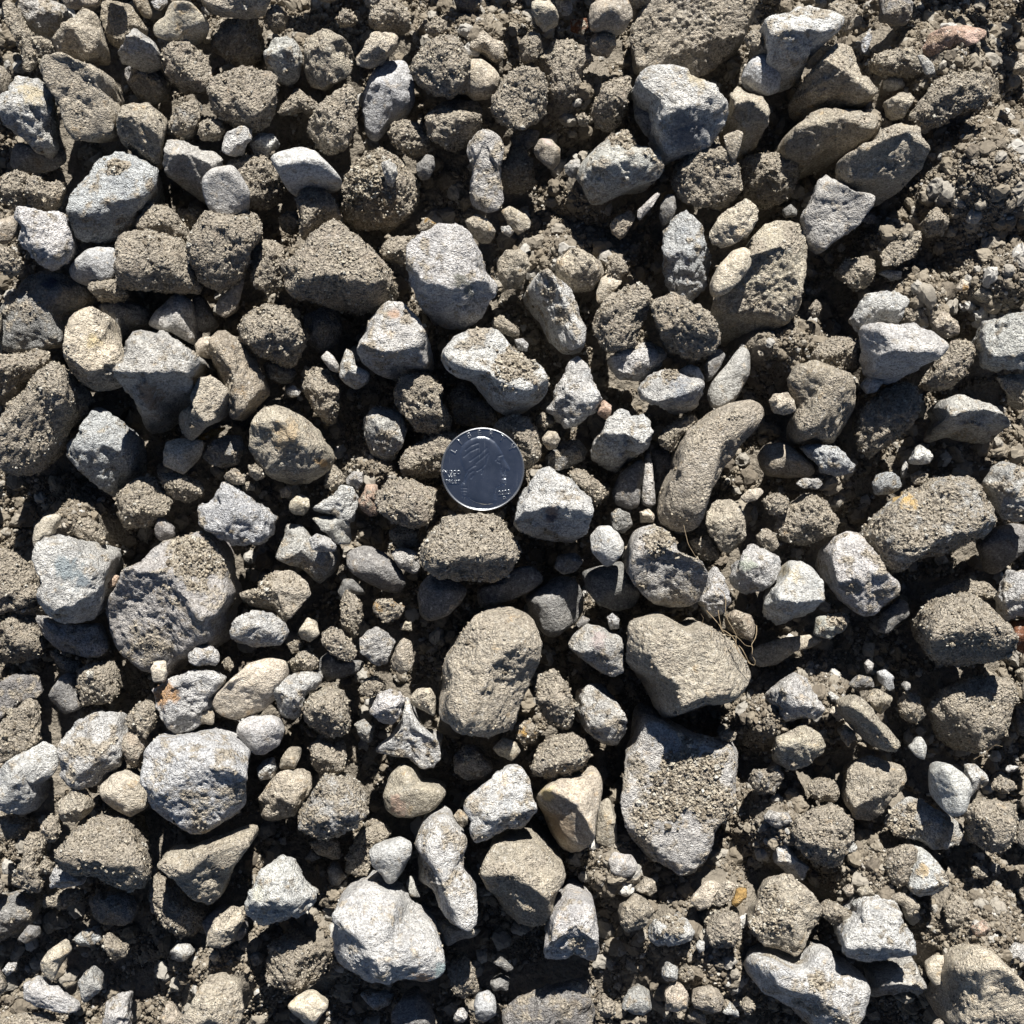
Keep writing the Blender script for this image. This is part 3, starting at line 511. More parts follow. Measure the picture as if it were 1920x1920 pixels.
L5|brown|c|4|very gritty round brown stone|1250,720 1350,650 1460,600 1580,590 1650,660 1720,740 1790,830 1850,990 1780,1050 1640,1110 1490,1140 1370,1120 1290,1060 1200,970 1190,830
L6|brown|c|1|big dark brown boulder in shade|1220,1380 1320,1270 1500,1190 1700,1170 1820,1200 1830,1400 1800,1560 1700,1680 1560,1745 1410,1710 1310,1620 1250,1510
L7|dgrey|s|1|dark grey stone|850,860 900,720 1020,620 1080,650 1090,740 1020,800 930,880
L8|white|r|3|white stone at the right edge|1740,620 1780,500 1850,420 1990,430 1990,760 1900,760 1820,800 1770,730
L9|rust|s|2|dark red-brown stone at the right edge|1840,780 1990,770 1990,1040 1920,1020 1860,960 1830,880
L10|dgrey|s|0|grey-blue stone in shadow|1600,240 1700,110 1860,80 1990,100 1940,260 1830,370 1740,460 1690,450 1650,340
L11|white|r|3|pitted white stone|110,1320 200,1220 280,1170 360,1190 410,1290 480,1420 430,1510 320,1510 210,1530 150,1440 90,1380
L12|tan|d|4|long prism-shaped pale stone|610,1380 720,1310 800,1380 880,1470 960,1570 1030,1670 1020,1740 920,1740 830,1690 720,1570 620,1470
L13|tan|d|3|rounded grey-tan stone|110,1610 220,1580 330,1520 440,1580 490,1680 470,1760 380,1830 250,1880 150,1830 130,1720
L14|white|s|3|small bright white pebble|1090,1700 1150,1630 1190,1620 1220,1690 1205,1790 1140,1760
L15|tan|d|2|small rounded tan pebble|590,1580 640,1530 700,1580 710,1640 660,1700 610,1640
L16|grey|s|3|tiny round grey pebble|1040,1250 1065,1215 1105,1235 1105,1275 1070,1290
L17|blue|s|1|small dark blue pebble|860,1150 920,1130 990,1190 990,1280 940,1290 880,1220
L18|tan|d|2|tan stone beside the prism|780,1330 860,1270 970,1330 960,1380 900,1470 830,1400
L20|tan|d|2|pale rounded stone in the soil|630,1870 700,1790 820,1740 950,1800 1060,1830 1090,1930 1000,2080 850,2240 700,2220 620,2080
L21|brown|c|2|crusty brown lump|1000,1380 1080,1290 1170,1340 1210,1480 1150,1530 1050,1490
L22|white|a|2|small white chip|510,1310 530,1290 600,1340 600,1380 540,1370
L23|cream|a|2|small pale stone under the prism|515,1440 540,1400 610,1400 620,1500 570,1490
L24|dgrey|d|1|dark stone at the right edge|1860,1400 1990,1330 1990,1620 1900,1620 1860,1520
L25|white|a|2|flat white chip|1780,1850 1820,1820 1890,1835 1860,1870 1800,1880
L26|grey|s|1|pale small pebble in shadow|770,1090 800,1060 840,1090 830,1150 790,1170
L27|dgrey|d|1|small stone in shadow|650,1240 730,1170 830,1190 850,1260 730,1300
L28|dgrey|c|0|brown lump in shadow|1160,620 1300,540 1500,480 1680,520 1740,600 1640,640 1500,600 1340,660 1230,680
L29|tan|d|1|rounded stone cut by the right edge|1850,1150 1990,1060 1990,1250 1900,1230
M1|tan|d|3|small leaf-shaped tan stone|500,260 540,190 600,240 650,300 660,370 600,440 540,480 440,465 405,400 420,310
M2|brown|c|3|small round brown clod|290,490 350,420 410,440 435,540 400,610 350,620 310,560
M3|brown|c|4|large gritty oval brown stone|460,620 560,510 680,450 780,460 870,450 950,530 1020,620 1070,720 1080,850 1030,940 920,980 800,940 680,880 540,850 440,790 430,700
M4|tan|d|4|pointed triangular tan-grey stone|1110,750 1200,675 1320,670 1450,630 1600,580 1760,520 1840,520 1830,600 1760,690 1680,800 1620,920 1560,1050 1470,1100 1370,1050 1310,960 1260,870 1200,800
M5|tan|c|2|tan stone with a shaded left flank|180,540 270,560 310,640 280,760 290,880 300,970 210,990 90,940 80,850 150,770 190,660
M6|white|r|3|small white jagged stone|350,880 400,770 450,730 520,830 600,880 580,930 470,945 360,945
M7|dgrey|d|1|rounded dark grey stone|640,1050 700,960 820,950 960,990 1000,1080 960,1170 850,1235 740,1210 660,1140
M8|brown|c|1|brown stone with a sunlit left rim|1070,970 1100,850 1180,830 1290,950 1370,1060 1480,1100 1490,1230 1400,1300 1280,1290 1170,1200 1090,1080
M9|cream|d|3|small blocky cream stone|1490,1270 1550,1160 1660,1080 1740,1110 1765,1170 1700,1270 1670,1360 1600,1390 1480,1340
M41|dgrey|s|1|dark smooth stone|1450,1180 1560,1090 1660,1080 1800,1230 1740,1320 1600,1350 1480,1300
M10|white|r|4|white stone with a pale yellow face|1740,1080 1800,960 1890,800 1990,740 2090,740 2140,820 2210,930 2300,980 2260,1080 2150,1170 2000,1220 1900,1250 1800,1200
M11|white|a|3|white slab with dark grain lines|160,1640 260,1580 310,1640 430,1660 500,1720 560,1770 565,1840 470,1850 330,1840 240,1800 170,1730
M12|cream|a|3|angular yellowish-white stone|270,1510 340,1400 440,1320 510,1400 440,1460 400,1580 370,1620 290,1560
M13|grey|r|3|pale grey lumpy stone|560,1620 610,1540 670,1510 720,1590 745,1650 690,1720 610,1770 580,1700
M14|tan|d|3|large tan bottom-edge stone|1380,1780 1450,1620 1580,1580 1720,1630 1770,1800 1730,1900 1700,1990 1320,1990 1310,1850
M15|tan|c|2|crumbly tan stone at the bottom corner|60,1880 150,1850 310,1840 390,1890 380,1990 -40,1990 -40,1900
M16|white|r|2|small pale stone in the grit|730,1800 800,1740 920,1720 930,1850 940,1980 780,1990 740,1880
M17|brown|c|2|small brown-grey clod|730,1310 780,1260 840,1330 920,1370 900,1440 810,1490 770,1420
M18|grey|s|1|small grey pebble|1220,1400 1280,1340 1370,1350 1400,1410 1330,1470 1260,1460
M19|dgrey|s|1|small dark oval pebble|120,1320 200,1210 280,1220 280,1290 200,1340
M20|tan|d|2|small pointed tan stone at the bottom edge|1160,1880 1200,1760 1260,1810 1310,1870 1300,1990 1150,1990
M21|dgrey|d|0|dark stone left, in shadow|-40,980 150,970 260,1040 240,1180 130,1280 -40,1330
M22|brown|c|0|brown stone in shadow|300,990 480,940 610,950 590,1040 460,1090 330,1070
M23|brown|c|1|dark stone below the pale angular one|-40,400 150,450 250,470 190,560 60,600 -40,580
M24|tan|s|2|tiny tan pebble|1500,1440 1530,1395 1570,1410 1570,1460 1530,1470
M25|white|r|3|tiny white pebble|10,1540 40,1490 110,1490 110,1540 50,1580
M26|tan|c|2|small tan lump|270,780 320,730 380,760 370,850 290,850
M27|blue|d|1|bluish lump in shade|520,1310 600,1240 710,1230 730,1320 640,1370 560,1360
N1|tan|d|2|knobbly tan stone|20,290 80,180 180,90 320,85 390,130 410,200 380,260 330,330 280,420 200,470 50,490 0,450
N2|white|c|4|round speckled white and tan stone|310,400 400,270 470,160 570,125 680,180 750,250 800,320 805,400 740,490 640,560 520,580 380,570 300,500
N3|tan|s|2|smooth pinkish stone with a sunlit stripe|910,270 960,120 1050,40 1140,80 1190,180 1300,200 1390,250 1320,340 1260,390 1150,420 1000,430 930,380
N4|white|d|4|rough pale stone|1520,260 1620,190 1720,110 1830,55 1920,70 1980,160 1990,260 2030,370 1990,460 1920,545 1800,540 1700,570 1640,610 1570,600 1530,500 1560,430 1500,370 1490,320
N5|white|s|4|small white wedge-shaped stone|810,670 860,610 960,600 1050,565 1130,600 1120,710 1060,830 980,920 940,920 900,840 840,780
N6|white|d|4|tall pale stone with two lobes|1190,500 1260,420 1380,405 1430,480 1510,560 1530,640 1490,700 1500,810 1560,900 1600,1000 1600,1150 1530,1220 1430,1190 1320,1130 1250,1050 1140,980 1140,820 1160,740 1130,640
N7|white|a|5|large bluish-white boulder with a brown chip|720,960 840,920 930,960 1030,1010 1090,1110 1200,1200 1300,1280 1340,1390 1370,1500 1350,1590 1240,1650 1120,1660 1030,1690 960,1710 860,1670 760,1685 650,1640 560,1570 520,1480 510,1360 550,1230 550,1110 620,1030
N8|tan|d|3|large rounded grey-tan stone|1640,700 1700,600 1840,570 2000,570 2100,640 2180,730 2240,830 2180,940 2170,1080 2110,1190 1990,1270 1880,1280 1780,1220 1700,1080 1640,960 1610,830
N9|cream|s|3|smooth cream pebble near the bottom edge|220,1780 310,1720 440,1700 530,1780 480,1850 430,1930 330,1920 270,1850
N10|dgrey|s|1|dark rounded stone at the bottom edge|970,1830 1050,1720 1160,1700 1230,1770 1290,1880 1280,1990 980,1990
N11|blue|s|1|dark bluish pebble|1565,1780 1590,1700 1670,1680 1730,1760 1730,1860 1650,1940 1580,1900
N12|white|r|2|small pale pebble at the bottom|1420,1880 1450,1810 1500,1800 1525,1870 1490,1920 1430,1920
N13|brown|c|1|dark brown boulder dusted with crumbs|70,1500 110,1330 250,1260 400,1290 500,1370 500,1530 460,1640 330,1690 190,1660 80,1590
N14|tan|c|1|crumbly tan lump|750,520 830,450 930,480 1000,560 870,600 830,680 820,820 770,860 650,840 640,720
N15|brown|d|1|brown wedge stone|380,600 480,580 600,600 610,740 540,750 440,680
N16|dgrey|s|1|dark pointed pebble|510,800 560,760 660,850 600,925 540,920
N17|tan|s|1|smooth tan stone in shade|1280,1140 1400,1200 1530,1230 1650,1210 1560,1310 1380,1360 1330,1280
N18|blue|d|0|dark bluish stone in shade|740,1690 860,1690 1000,1700 960,1790 880,1830 800,1770
N19|grey|s|2|tiny grey pebble beside the tall pale stone|1080,900 1110,850 1160,930 1190,1010 1110,1000
N20|tan|d|2|small tan lump between pale stones|1420,420 1460,370 1530,410 1530,480 1480,520
N21|dgrey|s|0|dark pebble in shade|340,730 400,660 480,720 400,750
N22|brown|c|1|dark stone with a spot of sun|1370,1500 1500,1430 1580,1550 1600,1700 1500,1760 1420,1680
N23|dgrey|s|0|dark grey pebble in shadow|1680,1620 1760,1570 1830,1600 1810,1680 1710,1690
N24|dgrey|a|1|flat dark chip|1705,1480 1760,1440 1860,1520 1810,1550
N25|dgrey|s|0|dark stone under the tall pale stone|1130,1080 1200,1030 1270,1100 1250,1160 1160,1140
O1|tan|s|3|smooth tan stone with a shaded curved face|165,290 230,200 330,150 520,140 560,80 640,120 660,200 640,310 610,420 590,560 540,680 480,750 400,765 330,690 270,600 230,480 190,400
O2|tan|s|1|pale crusty strip of stone|620,330 700,280 750,420 760,600 720,670 600,620
O3|white|d|4|blocky pale grey stone|310,1060 410,995 510,1010 600,1080 620,1200 630,1380 660,1500 610,1600 480,1570 350,1560 240,1500 220,1400 260,1250 270,1140
O4|grey|s|2|small grey-white stone|690,740 730,680 860,700 910,780 870,850 760,880 710,820
O5|brown|d|3|round brown stone|770,1140 790,1060 880,1000 970,1020 1030,1100 1000,1190 930,1250 830,1280 780,1220
O6|white|r|3|whitish stone with a crumbly top|980,1250 1020,1170 1140,1130 1270,1180 1330,1270 1300,1330 1180,1350 1040,1385 990,1330
O7|brown|c|3|crumbly brown ball|1400,1200 1440,1120 1540,1090 1640,1140 1650,1280 1580,1370 1480,1400 1410,1330
O8|cream|a|3|pale translucent flake|1280,1040 1340,960 1400,890 1450,880 1510,920 1450,1000 1430,1070 1350,1115
O9|cream|d|3|small cream stone beside a flake|1440,1040 1480,930 1550,880 1610,910 1590,1010 1500,1085
O10|ochre|s|3|small yellow-white pebble|1575,1060 1620,950 1690,940 1690,1010 1620,1080
O11|white|r|3|small white stone|1080,1540 1130,1475 1195,1510 1195,1610 1120,1625 1075,1580
O12|cream|r|3|squarish cream stone|1100,1700 1150,1635 1230,1635 1270,1710 1270,1820 1190,1850 1110,1840
O13|grey|d|3|grey-white rounded stone|780,1780 830,1690 920,1650 1000,1720 1010,1800 960,1870 880,1860
O14|tan|d|3|pale dusty rounded stone|1290,1760 1340,1680 1440,1650 1530,1740 1510,1830 1400,1850 1320,1830
O15|dgrey|d|1|large dark blue-grey slab at the bottom edge|0,1760 200,1680 400,1630 540,1600 590,1740 610,1900 600,2010 -60,2010 -80,1850
O16|tan|d|3|large tan slab under crumbs|1700,1230 1740,1090 1800,950 1860,870 2000,830 2150,950 2230,1070 2230,1140 2150,1270 2060,1440 1960,1400 1820,1370
O17|brown|c|2|small brown clod|1200,1560 1260,1490 1325,1530 1300,1600 1220,1615
O18|tan|c|3|small round tan pebble|1650,1790 1690,1735 1745,1770 1740,1840 1680,1860
O19|white|s|3|tiny white pebble|1320,1360 1350,1315 1390,1330 1385,1390 1350,1415
O20|white|r|3|white chip beside a round pebble|1510,1840 1570,1760 1630,1830 1640,1880
O21|tan|d|2|small dark tan stone|880,950 960,870 1030,890 1050,980 1000,1000 920,970
O22|tan|c|2|brown crumbly clod|610,1790 660,1710 740,1760 740,1870 650,1880
O23|grey|c|2|crumbly grey lump|1850,100 1920,50 1960,150 1900,260 1760,260 1700,180 1740,90
O24|grey|r|3|small pale stone|1810,440 1870,390 1990,400 2020,460 1930,520 1850,480
O25|tan|d|2|oval tan pebble|1260,1860 1310,1800 1390,1850 1400,1920 1290,1910
P1|white|s|5|brightest white oval stone|1260,120 1310,50 1370,35 1450,90 1500,130 1540,230 1530,330 1480,400 1400,430 1340,380 1290,290 1270,200
P2|white|d|3|pale stone tucked under a bright one|1480,40 1560,40 1660,130 1670,170 1600,260 1530,300 1500,150
P3|tan|c|3|small rounded tan stone|1680,200 1760,135 1850,180 1860,230 1770,265 1700,240
P4|tan|c|3|blocky gritty tan stone|1500,390 1560,330 1700,310 1850,330 1880,450 1870,600 1800,670 1670,690 1560,640 1540,500
P5|grey|d|2|flat grey stone with crumbly left side|940,370 1060,270 1180,300 1260,360 1350,400 1500,500 1500,590 1400,650 1260,660 1130,590 1000,560 910,490
P6|tan|c|3|large crumbly tan stone|270,450 380,370 560,340 660,430 690,540 660,650 620,780 500,810 400,760 290,650 250,550
P7|brown|c|2|small crumbly brown stone|350,210 440,150 560,170 600,260 560,330 440,320 380,270
P8|white|d|3|white stone with a yellow rim|1110,780 1150,660 1220,670 1310,760 1370,860 1350,960 1270,1030 1180,1020 1070,940
P9|brown|c|3|rounded brown stone clinging to a white one|920,780 970,670 1060,620 1150,650 1120,780 1080,920 1020,945 940,890
P10|white|r|4|large white rounded stone|580,1260 640,1190 720,1140 750,1060 860,1010 960,1010 1050,1090 1050,1170 1110,1260 1130,1390 1050,1460 940,1510 800,1500 650,1440 590,1350
P11|white|d|3|large white stone with a blue shaded end|-110,1530 -60,1420 60,1400 220,1480 320,1480 420,1360 530,1390 600,1480 700,1540 800,1600 820,1680 770,1790 730,1920 700,2000 380,2000 260,1880 100,1740 -20,1660
P12|grey|d|2|grey block with a sunlit corner|830,1560 940,1540 1060,1460 1130,1450 1190,1550 1240,1620 1210,1720 1190,1780 1060,1810 900,1860 850,1830 850,1720
P13|cream|s|2|flat round tan-grey stone|1210,1490 1280,1420 1380,1430 1400,1510 1350,1620 1270,1640 1220,1570
P14|cream|d|4|large cream boulder in the bottom corner|1420,1480 1540,1360 1660,1370 1790,1480 1880,1580 1990,1630 1990,2000 1400,2000 1340,1870 1360,1720
P15|white|a|2|small white angular stone|130,640 190,570 240,650 300,740 370,780 320,890 230,860 130,770
P16|white|r|3|tiny white stone|680,1060 740,1000 770,1050 720,1100
P17|tan|d|3|lumpy tan stone above the large white one|940,990 1040,975 1130,1010 1175,1080 1140,1160 1070,1170 1050,1080 960,1020
P18|white|r|2|white chip|640,680 690,610 720,640 710,690
P19|tan|c|3|pair of fused tan lumps|450,1090 520,1040 640,1080 700,1130 640,1180 540,1200 470,1150
P20|white|r|2|small white lump at the right edge|1790,1390 1860,1330 1930,1360 1930,1470 1820,1440
P21|tan|r|3|small tan stone in loose soil|610,950 680,910 700,980 660,1020
P22|tan|d|3|tan stone beside the white boulder|710,950 800,920 850,990 800,1030 740,1000
P23|pink|d|2|small pinkish tan stone|1540,1230 1640,1170 1680,1230 1640,1290 1570,1290
P24|tan|c|2|small gritty lump in loose soil|1540,800 1600,760 1660,810 1630,880 1560,860
P25|tan|c|2|gritty clump in loose soil|1340,1080 1420,980 1530,1040 1550,1180 1450,1280 1370,1220
P26|tan|d|1|grey chip under the white boulder|820,1510 920,1510 1020,1490 950,1560 830,1575
"""
# optional peak (where the highest point of a stone lies, in the same units) and height factor
PEAK = {
 'A13': (600,560), 'A23': (800,1440), 'A26': (330,1680), 'B21': (600,1980), 'B22': (1350,2020), 'B15': (1650,1050), 'B16': (350,1180), 'C5': (1200,60,.30), 'C6': (1220,820), 'C11': (720,1180), 'C24': (1950,1800, .42),
 'D1': (300,240), 'D3': (580,560), 'D4': (560,880), 'D5': (1010,1010), 'D6': (620,1480,.40), 'D7': (1450,600), 'E3': (690,760), 'E8': (1160,860,.58), 'E10': (1720,840), 'E13': (330,1020), 'E11': (1440,1120), 'E1': (300,330,.3),
 'F5': (960,700), 'F7': (270,1230), 'F10': (1720,820), 'G1': (330,280), 'G13': (1500,1230,.42), 'G16': (300,1760), 'G6': (1130,1000), 'G11': (800,1290), 'H3': (1050,700), 'H5': (480,900), 'H19': (1280,1960,.42),
 'I1': (500,600), 'I3': (1250,470,.46), 'I18': (1400,1740,.46), 'I16': (1700,1240), 'I11': (180,1850,.42), 'I12': (650,1750,.36), 'J1': (1540,260), 'J8': (1600,1020,.46), 'K2': (1050,260), 'K6': (1260,1180,.44), 'K11': (1200,2000,.16),
 'L1': (690,420), 'L2': (260,630), 'L5': (1500,790), 'L6': (1500,1350,.42), 'L12': (830,1520), 'M3': (750,680), 'M4': (1380,860), 'M10': (1960,950), 'N2': (580,330), 'N4': (1750,300), 'N6': (1370,860), 'N7': (900,1330), 'N8': (1860,770),
 'O1': (450,330), 'O3': (450,1180), 'P1': (1430,240), 'P6': (480,520), 'P8': (1230,850), 'P10': (860,1270), 'P11': (450,1620), 'P12': (1120,1620), 'P14': (1660,1580),
}
# broken faces one can tell apart on the larger stones: normal (right, up the picture, towards the viewer) and distance
FACET = {
 'O1': [(-.60,-.55,.55,.25), (.3,.4,.87,.6)], 'C6': [(.3,-.60,.74,.55), (0,.25,.97,.66)], 'E8': [(0,-.85,.50,.35), (0,.2,.98,.6)], 'D5': [(.1,-.80,.55,.35), (0,.5,.87,.6)], 'L2': [(0,-.87,.48,.35), (0,.2,.97,.6)],
 'I3': [(-.35,-.42,.84,.42), (.2,.5,.85,.6)], 'K6': [(0,-.90,.42,.62), (0,.15,.98,.60), (-.75,-.45,.50,.60)], 'J8': [(.6,-.4,.69,.68), (-.3,.3,.9,.6)], 'K2': [(0,-.55,.83,.42), (0,.3,.95,.65)], 'N7': [(.15,.15,.97,.62), (-.75,-.35,.55,.5), (.2,-.85,.48,.72), (.75,.35,.55,.6), (-.3,.7,.65,.62), (.6,-.5,.62,.62)],
 'A23': [(.1,-.80,.58,.66), (0,.3,.95,.62)], 'F7': [(-.5,-.4,.77,.64), (.5,.3,.8,.64), (0,-.8,.6,.62)], 'B22': [(.1,.15,.97,.68), (.1,-.8,.58,.62)], 'D4': [(0,-.85,.52,.35), (0,.5,.86,.5)], 'E10': [(-.8,-.3,.5,.4), (.5,.2,.85,.5)], 'E3': [(0,-.85,.5,.68), (.3,.1,.95,.6)],
 'A13': [(0,-.42,.9,.5)], 'A16': [(-.2,-.7,.68,.5), (.2,.3,.93,.65)], 'A21': [(0,-.8,.6,.4), (.2,.5,.84,.5)], 'A22': [(0,-.6,.8,.6)], 'C14': [(-.2,-.85,.5,.15), (.3,.6,.74,.5)], 'L12': [(-.6,-.65,.47,.25), (.5,.45,.74,.4)], 'H12': [(0,-.88,.47,.1), (0,.4,.9,.4)],
 'G1': [(-.75,-.35,.55,.25), (.5,.2,.84,.5)], 'I18': [(.2,-.55,.81,.66), (-.2,.3,.93,.6)], 'M4': [(.1,-.65,.75,.45)], 'N6': [(-.75,-.3,.58,.4), (.3,.2,.93,.55)], 'N8': [(-.3,-.7,.65,.45), (.1,.4,.91,.6)], 'O3': [(0,-.8,.6,.3), (.1,.3,.95,.55)],
 'P10': [(0,-.75,.65,.55), (0,.2,.98,.64)], 'P11': [(-.3,-.7,.65,.55), (.2,.2,.96,.6)], 'P12': [(0,-.85,.5,.1), (.3,.3,.9,.5)], 'D1': [(0,-.75,.66,.55), (0,.35,.94,.55)], 'D3': [(-.4,-.75,.53,.3), (.3,.3,.9,.5)], 'F5': [(0,-.75,.66,.5), (0,.25,.97,.62)],
 'F10': [(-.35,-.75,.55,.6), (.1,.3,.95,.6)], 'G16': [(0,-.75,.66,.5), (0,.3,.95,.55)], 'H3': [(0,-.7,.7,.5), (0,.3,.95,.6)], 'I1': [(0,-.8,.6,.65), (.1,.1,.99,.6)], 'M3': [(-.1,-.7,.7,.5), (0,.4,.92,.6)], 'J1': [(.1,-.75,.66,.6), (0,.3,.95,.62)],
 'L5': [(0,-.7,.7,.5), (0,.35,.94,.6)], 'E13': [(.3,-.5,.8,.42), (-.3,.3,.9,.55)], 'E12': [(.3,-.8,.5,.3), (0,.5,.86,.5)], 'B16': [(.1,-.85,.5,.35), (0,.4,.92,.5)], 'C5': [(.2,-.55,.8,.3)], 'C24': [(-.2,-.6,.77,.4), (.3,.3,.9,.5)], 'D6': [(-.3,-.4,.86,.4)],
 'L1': [(0,-.6,.8,.6), (-.2,.2,.96,.6)], 'P1': [(-.8,-.2,.56,.5), (.2,.1,.97,.6)], 'P14': [(0,-.5,.86,.6), (-.8,-.3,.5,.6)], 'B21': [(0,-.8,.6,.55), (.1,.2,.97,.6)], 'H19': [(.4,-.75,.53,.5), (-.1,.2,.97,.55)], 'K11': [(0,0,1,.5), (0,-.5,.86,.7)], 'A7': [(.5,-.5,.7,.4), (-.7,.1,.7,.5), (0,-.75,.66,.6)],
 'A8': [(0,-.8,.6,.15), (.3,.6,.74,.5)], 'I16': [(0,-.6,.8,.5)], 'G11': [(-.2,-.75,.63,.4), (.1,.3,.95,.6)], 'E11': [(-.7,-.4,.6,.4), (.3,.2,.93,.55)], 'J22': [(0,-.4,.92,.6)],
}
# patches of a stone's own colour and of painted-in shade: id -> [(x, y, radius, colour)]
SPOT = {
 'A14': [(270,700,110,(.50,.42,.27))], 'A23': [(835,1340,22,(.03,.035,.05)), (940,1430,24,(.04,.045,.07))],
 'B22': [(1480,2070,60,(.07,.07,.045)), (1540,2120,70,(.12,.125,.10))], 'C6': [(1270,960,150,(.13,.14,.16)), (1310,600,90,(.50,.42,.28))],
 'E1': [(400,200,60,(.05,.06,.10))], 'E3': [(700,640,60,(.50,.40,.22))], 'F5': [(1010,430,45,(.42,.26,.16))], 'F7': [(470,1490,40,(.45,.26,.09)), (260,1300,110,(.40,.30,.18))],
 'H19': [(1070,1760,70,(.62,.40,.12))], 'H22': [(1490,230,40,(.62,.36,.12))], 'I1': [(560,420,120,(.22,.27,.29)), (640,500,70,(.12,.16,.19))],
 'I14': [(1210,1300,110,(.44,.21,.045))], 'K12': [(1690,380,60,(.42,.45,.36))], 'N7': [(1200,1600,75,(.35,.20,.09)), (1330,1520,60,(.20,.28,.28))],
 'G6': [(1210,980,110,(.24,.26,.29))], 'N3': [(1040,330,70,(.42,.29,.22))], 'O1': [(260,240,60,(.55,.44,.22)), (340,500,150,(.22,.165,.11))], 'P8': [(1180,800,50,(.50,.36,.18))],  # broad dark brown patch on the smooth tan stone paints in its shaded face
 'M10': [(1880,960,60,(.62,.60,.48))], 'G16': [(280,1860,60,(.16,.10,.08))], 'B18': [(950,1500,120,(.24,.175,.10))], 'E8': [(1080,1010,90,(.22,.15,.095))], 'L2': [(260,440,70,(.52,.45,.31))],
 'D13': [(1260,290,50,(.30,.22,.15)), (1520,280,60,(.55,.40,.33))], 'K7': [(600,900,70,(.40,.33,.31))], 'C13': [(250,1030,50,(.45,.36,.33))], 'P11': [(80,1500,50,(.45,.46,.48))],  # bluish patch on the large white stone paints in its shaded end
}
LANDMARK = {
 'coin': 'the coin', 'A7': 'the cream pebble near the top left', 'A13': 'the tall grey-brown stone at top left', 'A23': 'the bluish-white pitted boulder', 'A26': 'the jagged white stone',
 'A22': 'the rounded pale grey stone', 'B8': 'the dark-brown round stone at the top', 'B7': 'the tall blue-grey stone', 'B15': 'the bone-shaped stone', 'B16': 'the white wedge stone',
 'B21': 'the large gritty brown block', 'B22': 'the large rounded white stone', 'C5': 'the big slab at the top edge', 'C6': 'the white stone with a blue-grey hollow', 'C11': 'the three-cornered pale grey stone',
 'C21': 'the bluish-white pitted stone', 'C24': 'the large tan and grey stone', 'D1': 'the large whitish stone at top right', 'D5': 'the large smooth tan stone', 'D6': 'the angular bluish-grey block',
 'E3': 'the two-lobed yellowish-white stone', 'E8': 'the blocky grey stone', 'E13': 'the long brown boulder at left', 'F5': 'the whitish triangular stone', 'F7': 'the smooth tan and white stone',
 'F10': 'the long white pitted stone', 'G1': 'the curved white stone', 'G4': 'the paired gritty brown stones', 'G6': 'the flint-faced white stone', 'G13': 'the boomerang-shaped stone', 'H3': 'the bright white triangular stone',
 'H5': 'the purplish-brown block', 'H12': 'the notched grey stone', 'H19': 'the ochre-spotted slab', 'I1': 'the white stone with teal veins', 'I3': 'the very large grey-brown boulder', 'I14': 'the orange-faced flint',
 'I18': 'the bluish and brown boulder', 'J1': 'the rounded tan stone under the coin', 'J8': 'the very large tan boulder', 'J22': 'the three-pointed white stone', 'K2': 'the large rough grey stone', 'K6': 'the very large pale boulder',
 'K11': 'the crumb-covered slab', 'L1': 'the half-shaded pale grey stone', 'L5': 'the very gritty round stone', 'L12': 'the prism-shaped stone', 'M3': 'the gritty oval brown stone', 'M4': 'the pointed triangular stone',
 'M10': 'the white stone with a yellow face', 'N2': 'the speckled white stone', 'N6': 'the tall two-lobed pale stone', 'N7': 'the bluish-white boulder', 'O1': 'the curved-face tan stone', 'O3': 'the blocky pale grey stone',
 'P1': 'the brightest white stone', 'P8': 'the yellow-rimmed white stone', 'P10': 'the large white rounded stone', 'P11': 'the blue-shaded white stone', 'P14': 'the corner boulder',
}

def poly_radius(pts, smooth):
    x, y = pts[:,0], pts[:,1]; x2, y2 = np.roll(x,-1), np.roll(y,-1)
    cr = x*y2 - x2*y; A = cr.sum()/2
    c = np.array([((x+x2)*cr).sum(), ((y+y2)*cr).sum()])/(6*A)
    N = 256; th = np.arange(N)*2*math.pi/N; R = np.zeros(N)
    ct, st = np.cos(th), np.sin(th)
    for k in range(len(pts)):
        a = pts[k]-c; b = pts[(k+1) % len(pts)]-c; e = b-a
        den = ct*e[1]-st*e[0]; den = np.where(abs(den) < 1e-9, 1e-9, den)
        t = (a[0]*e[1]-a[1]*e[0])/den; s = (a[0]*st-a[1]*ct)/den
        R = np.where((s >= -1e-6) & (s <= 1+1e-6) & (t > 0), np.maximum(R, t), R)
    R = np.where(R <= 0, np.median(R), R)
    k = np.fft.rfftfreq(N, 1/N); R = np.fft.irfft(np.fft.rfft(R)*np.exp(-(k/smooth)**2), N)
    return c, R, abs(A)

STONES = []
for ln in DATA.strip().splitlines():
    sid, colr, fin, lay, look, pts = ln.split('|')
    ox, oy = TILE[sid[0]]; u = 500/1920
    conv = lambda p, ox=ox, oy=oy, u=u: (ox+p[0]*u, oy+p[1]*u)
    P = np.array([conv(tuple(map(float, q.split(',')))) for q in pts.split()])
    c, R, A = poly_radius(P, {'s': 16, 'a': 40, 'r': 34, 'd': 26, 'c': 24}[fin])
    q = P-P.mean(0); ev = np.sqrt(np.linalg.eigvalsh(q.T@q/len(q)))
    pk = PEAK.get(sid); hf = pk[2] if pk and len(pk) > 2 else None
    STONES.append(dict(id=sid, col=colr, fin=fin, lay=int(lay), look=look, P=P, c=c, R=R, A=A, w=2.9*ev[0], L=2.9*ev[1], conv=conv, u=u,
                       pk=np.array(conv(pk[:2])) if pk else None, hf=hf))
NST = len(STONES)

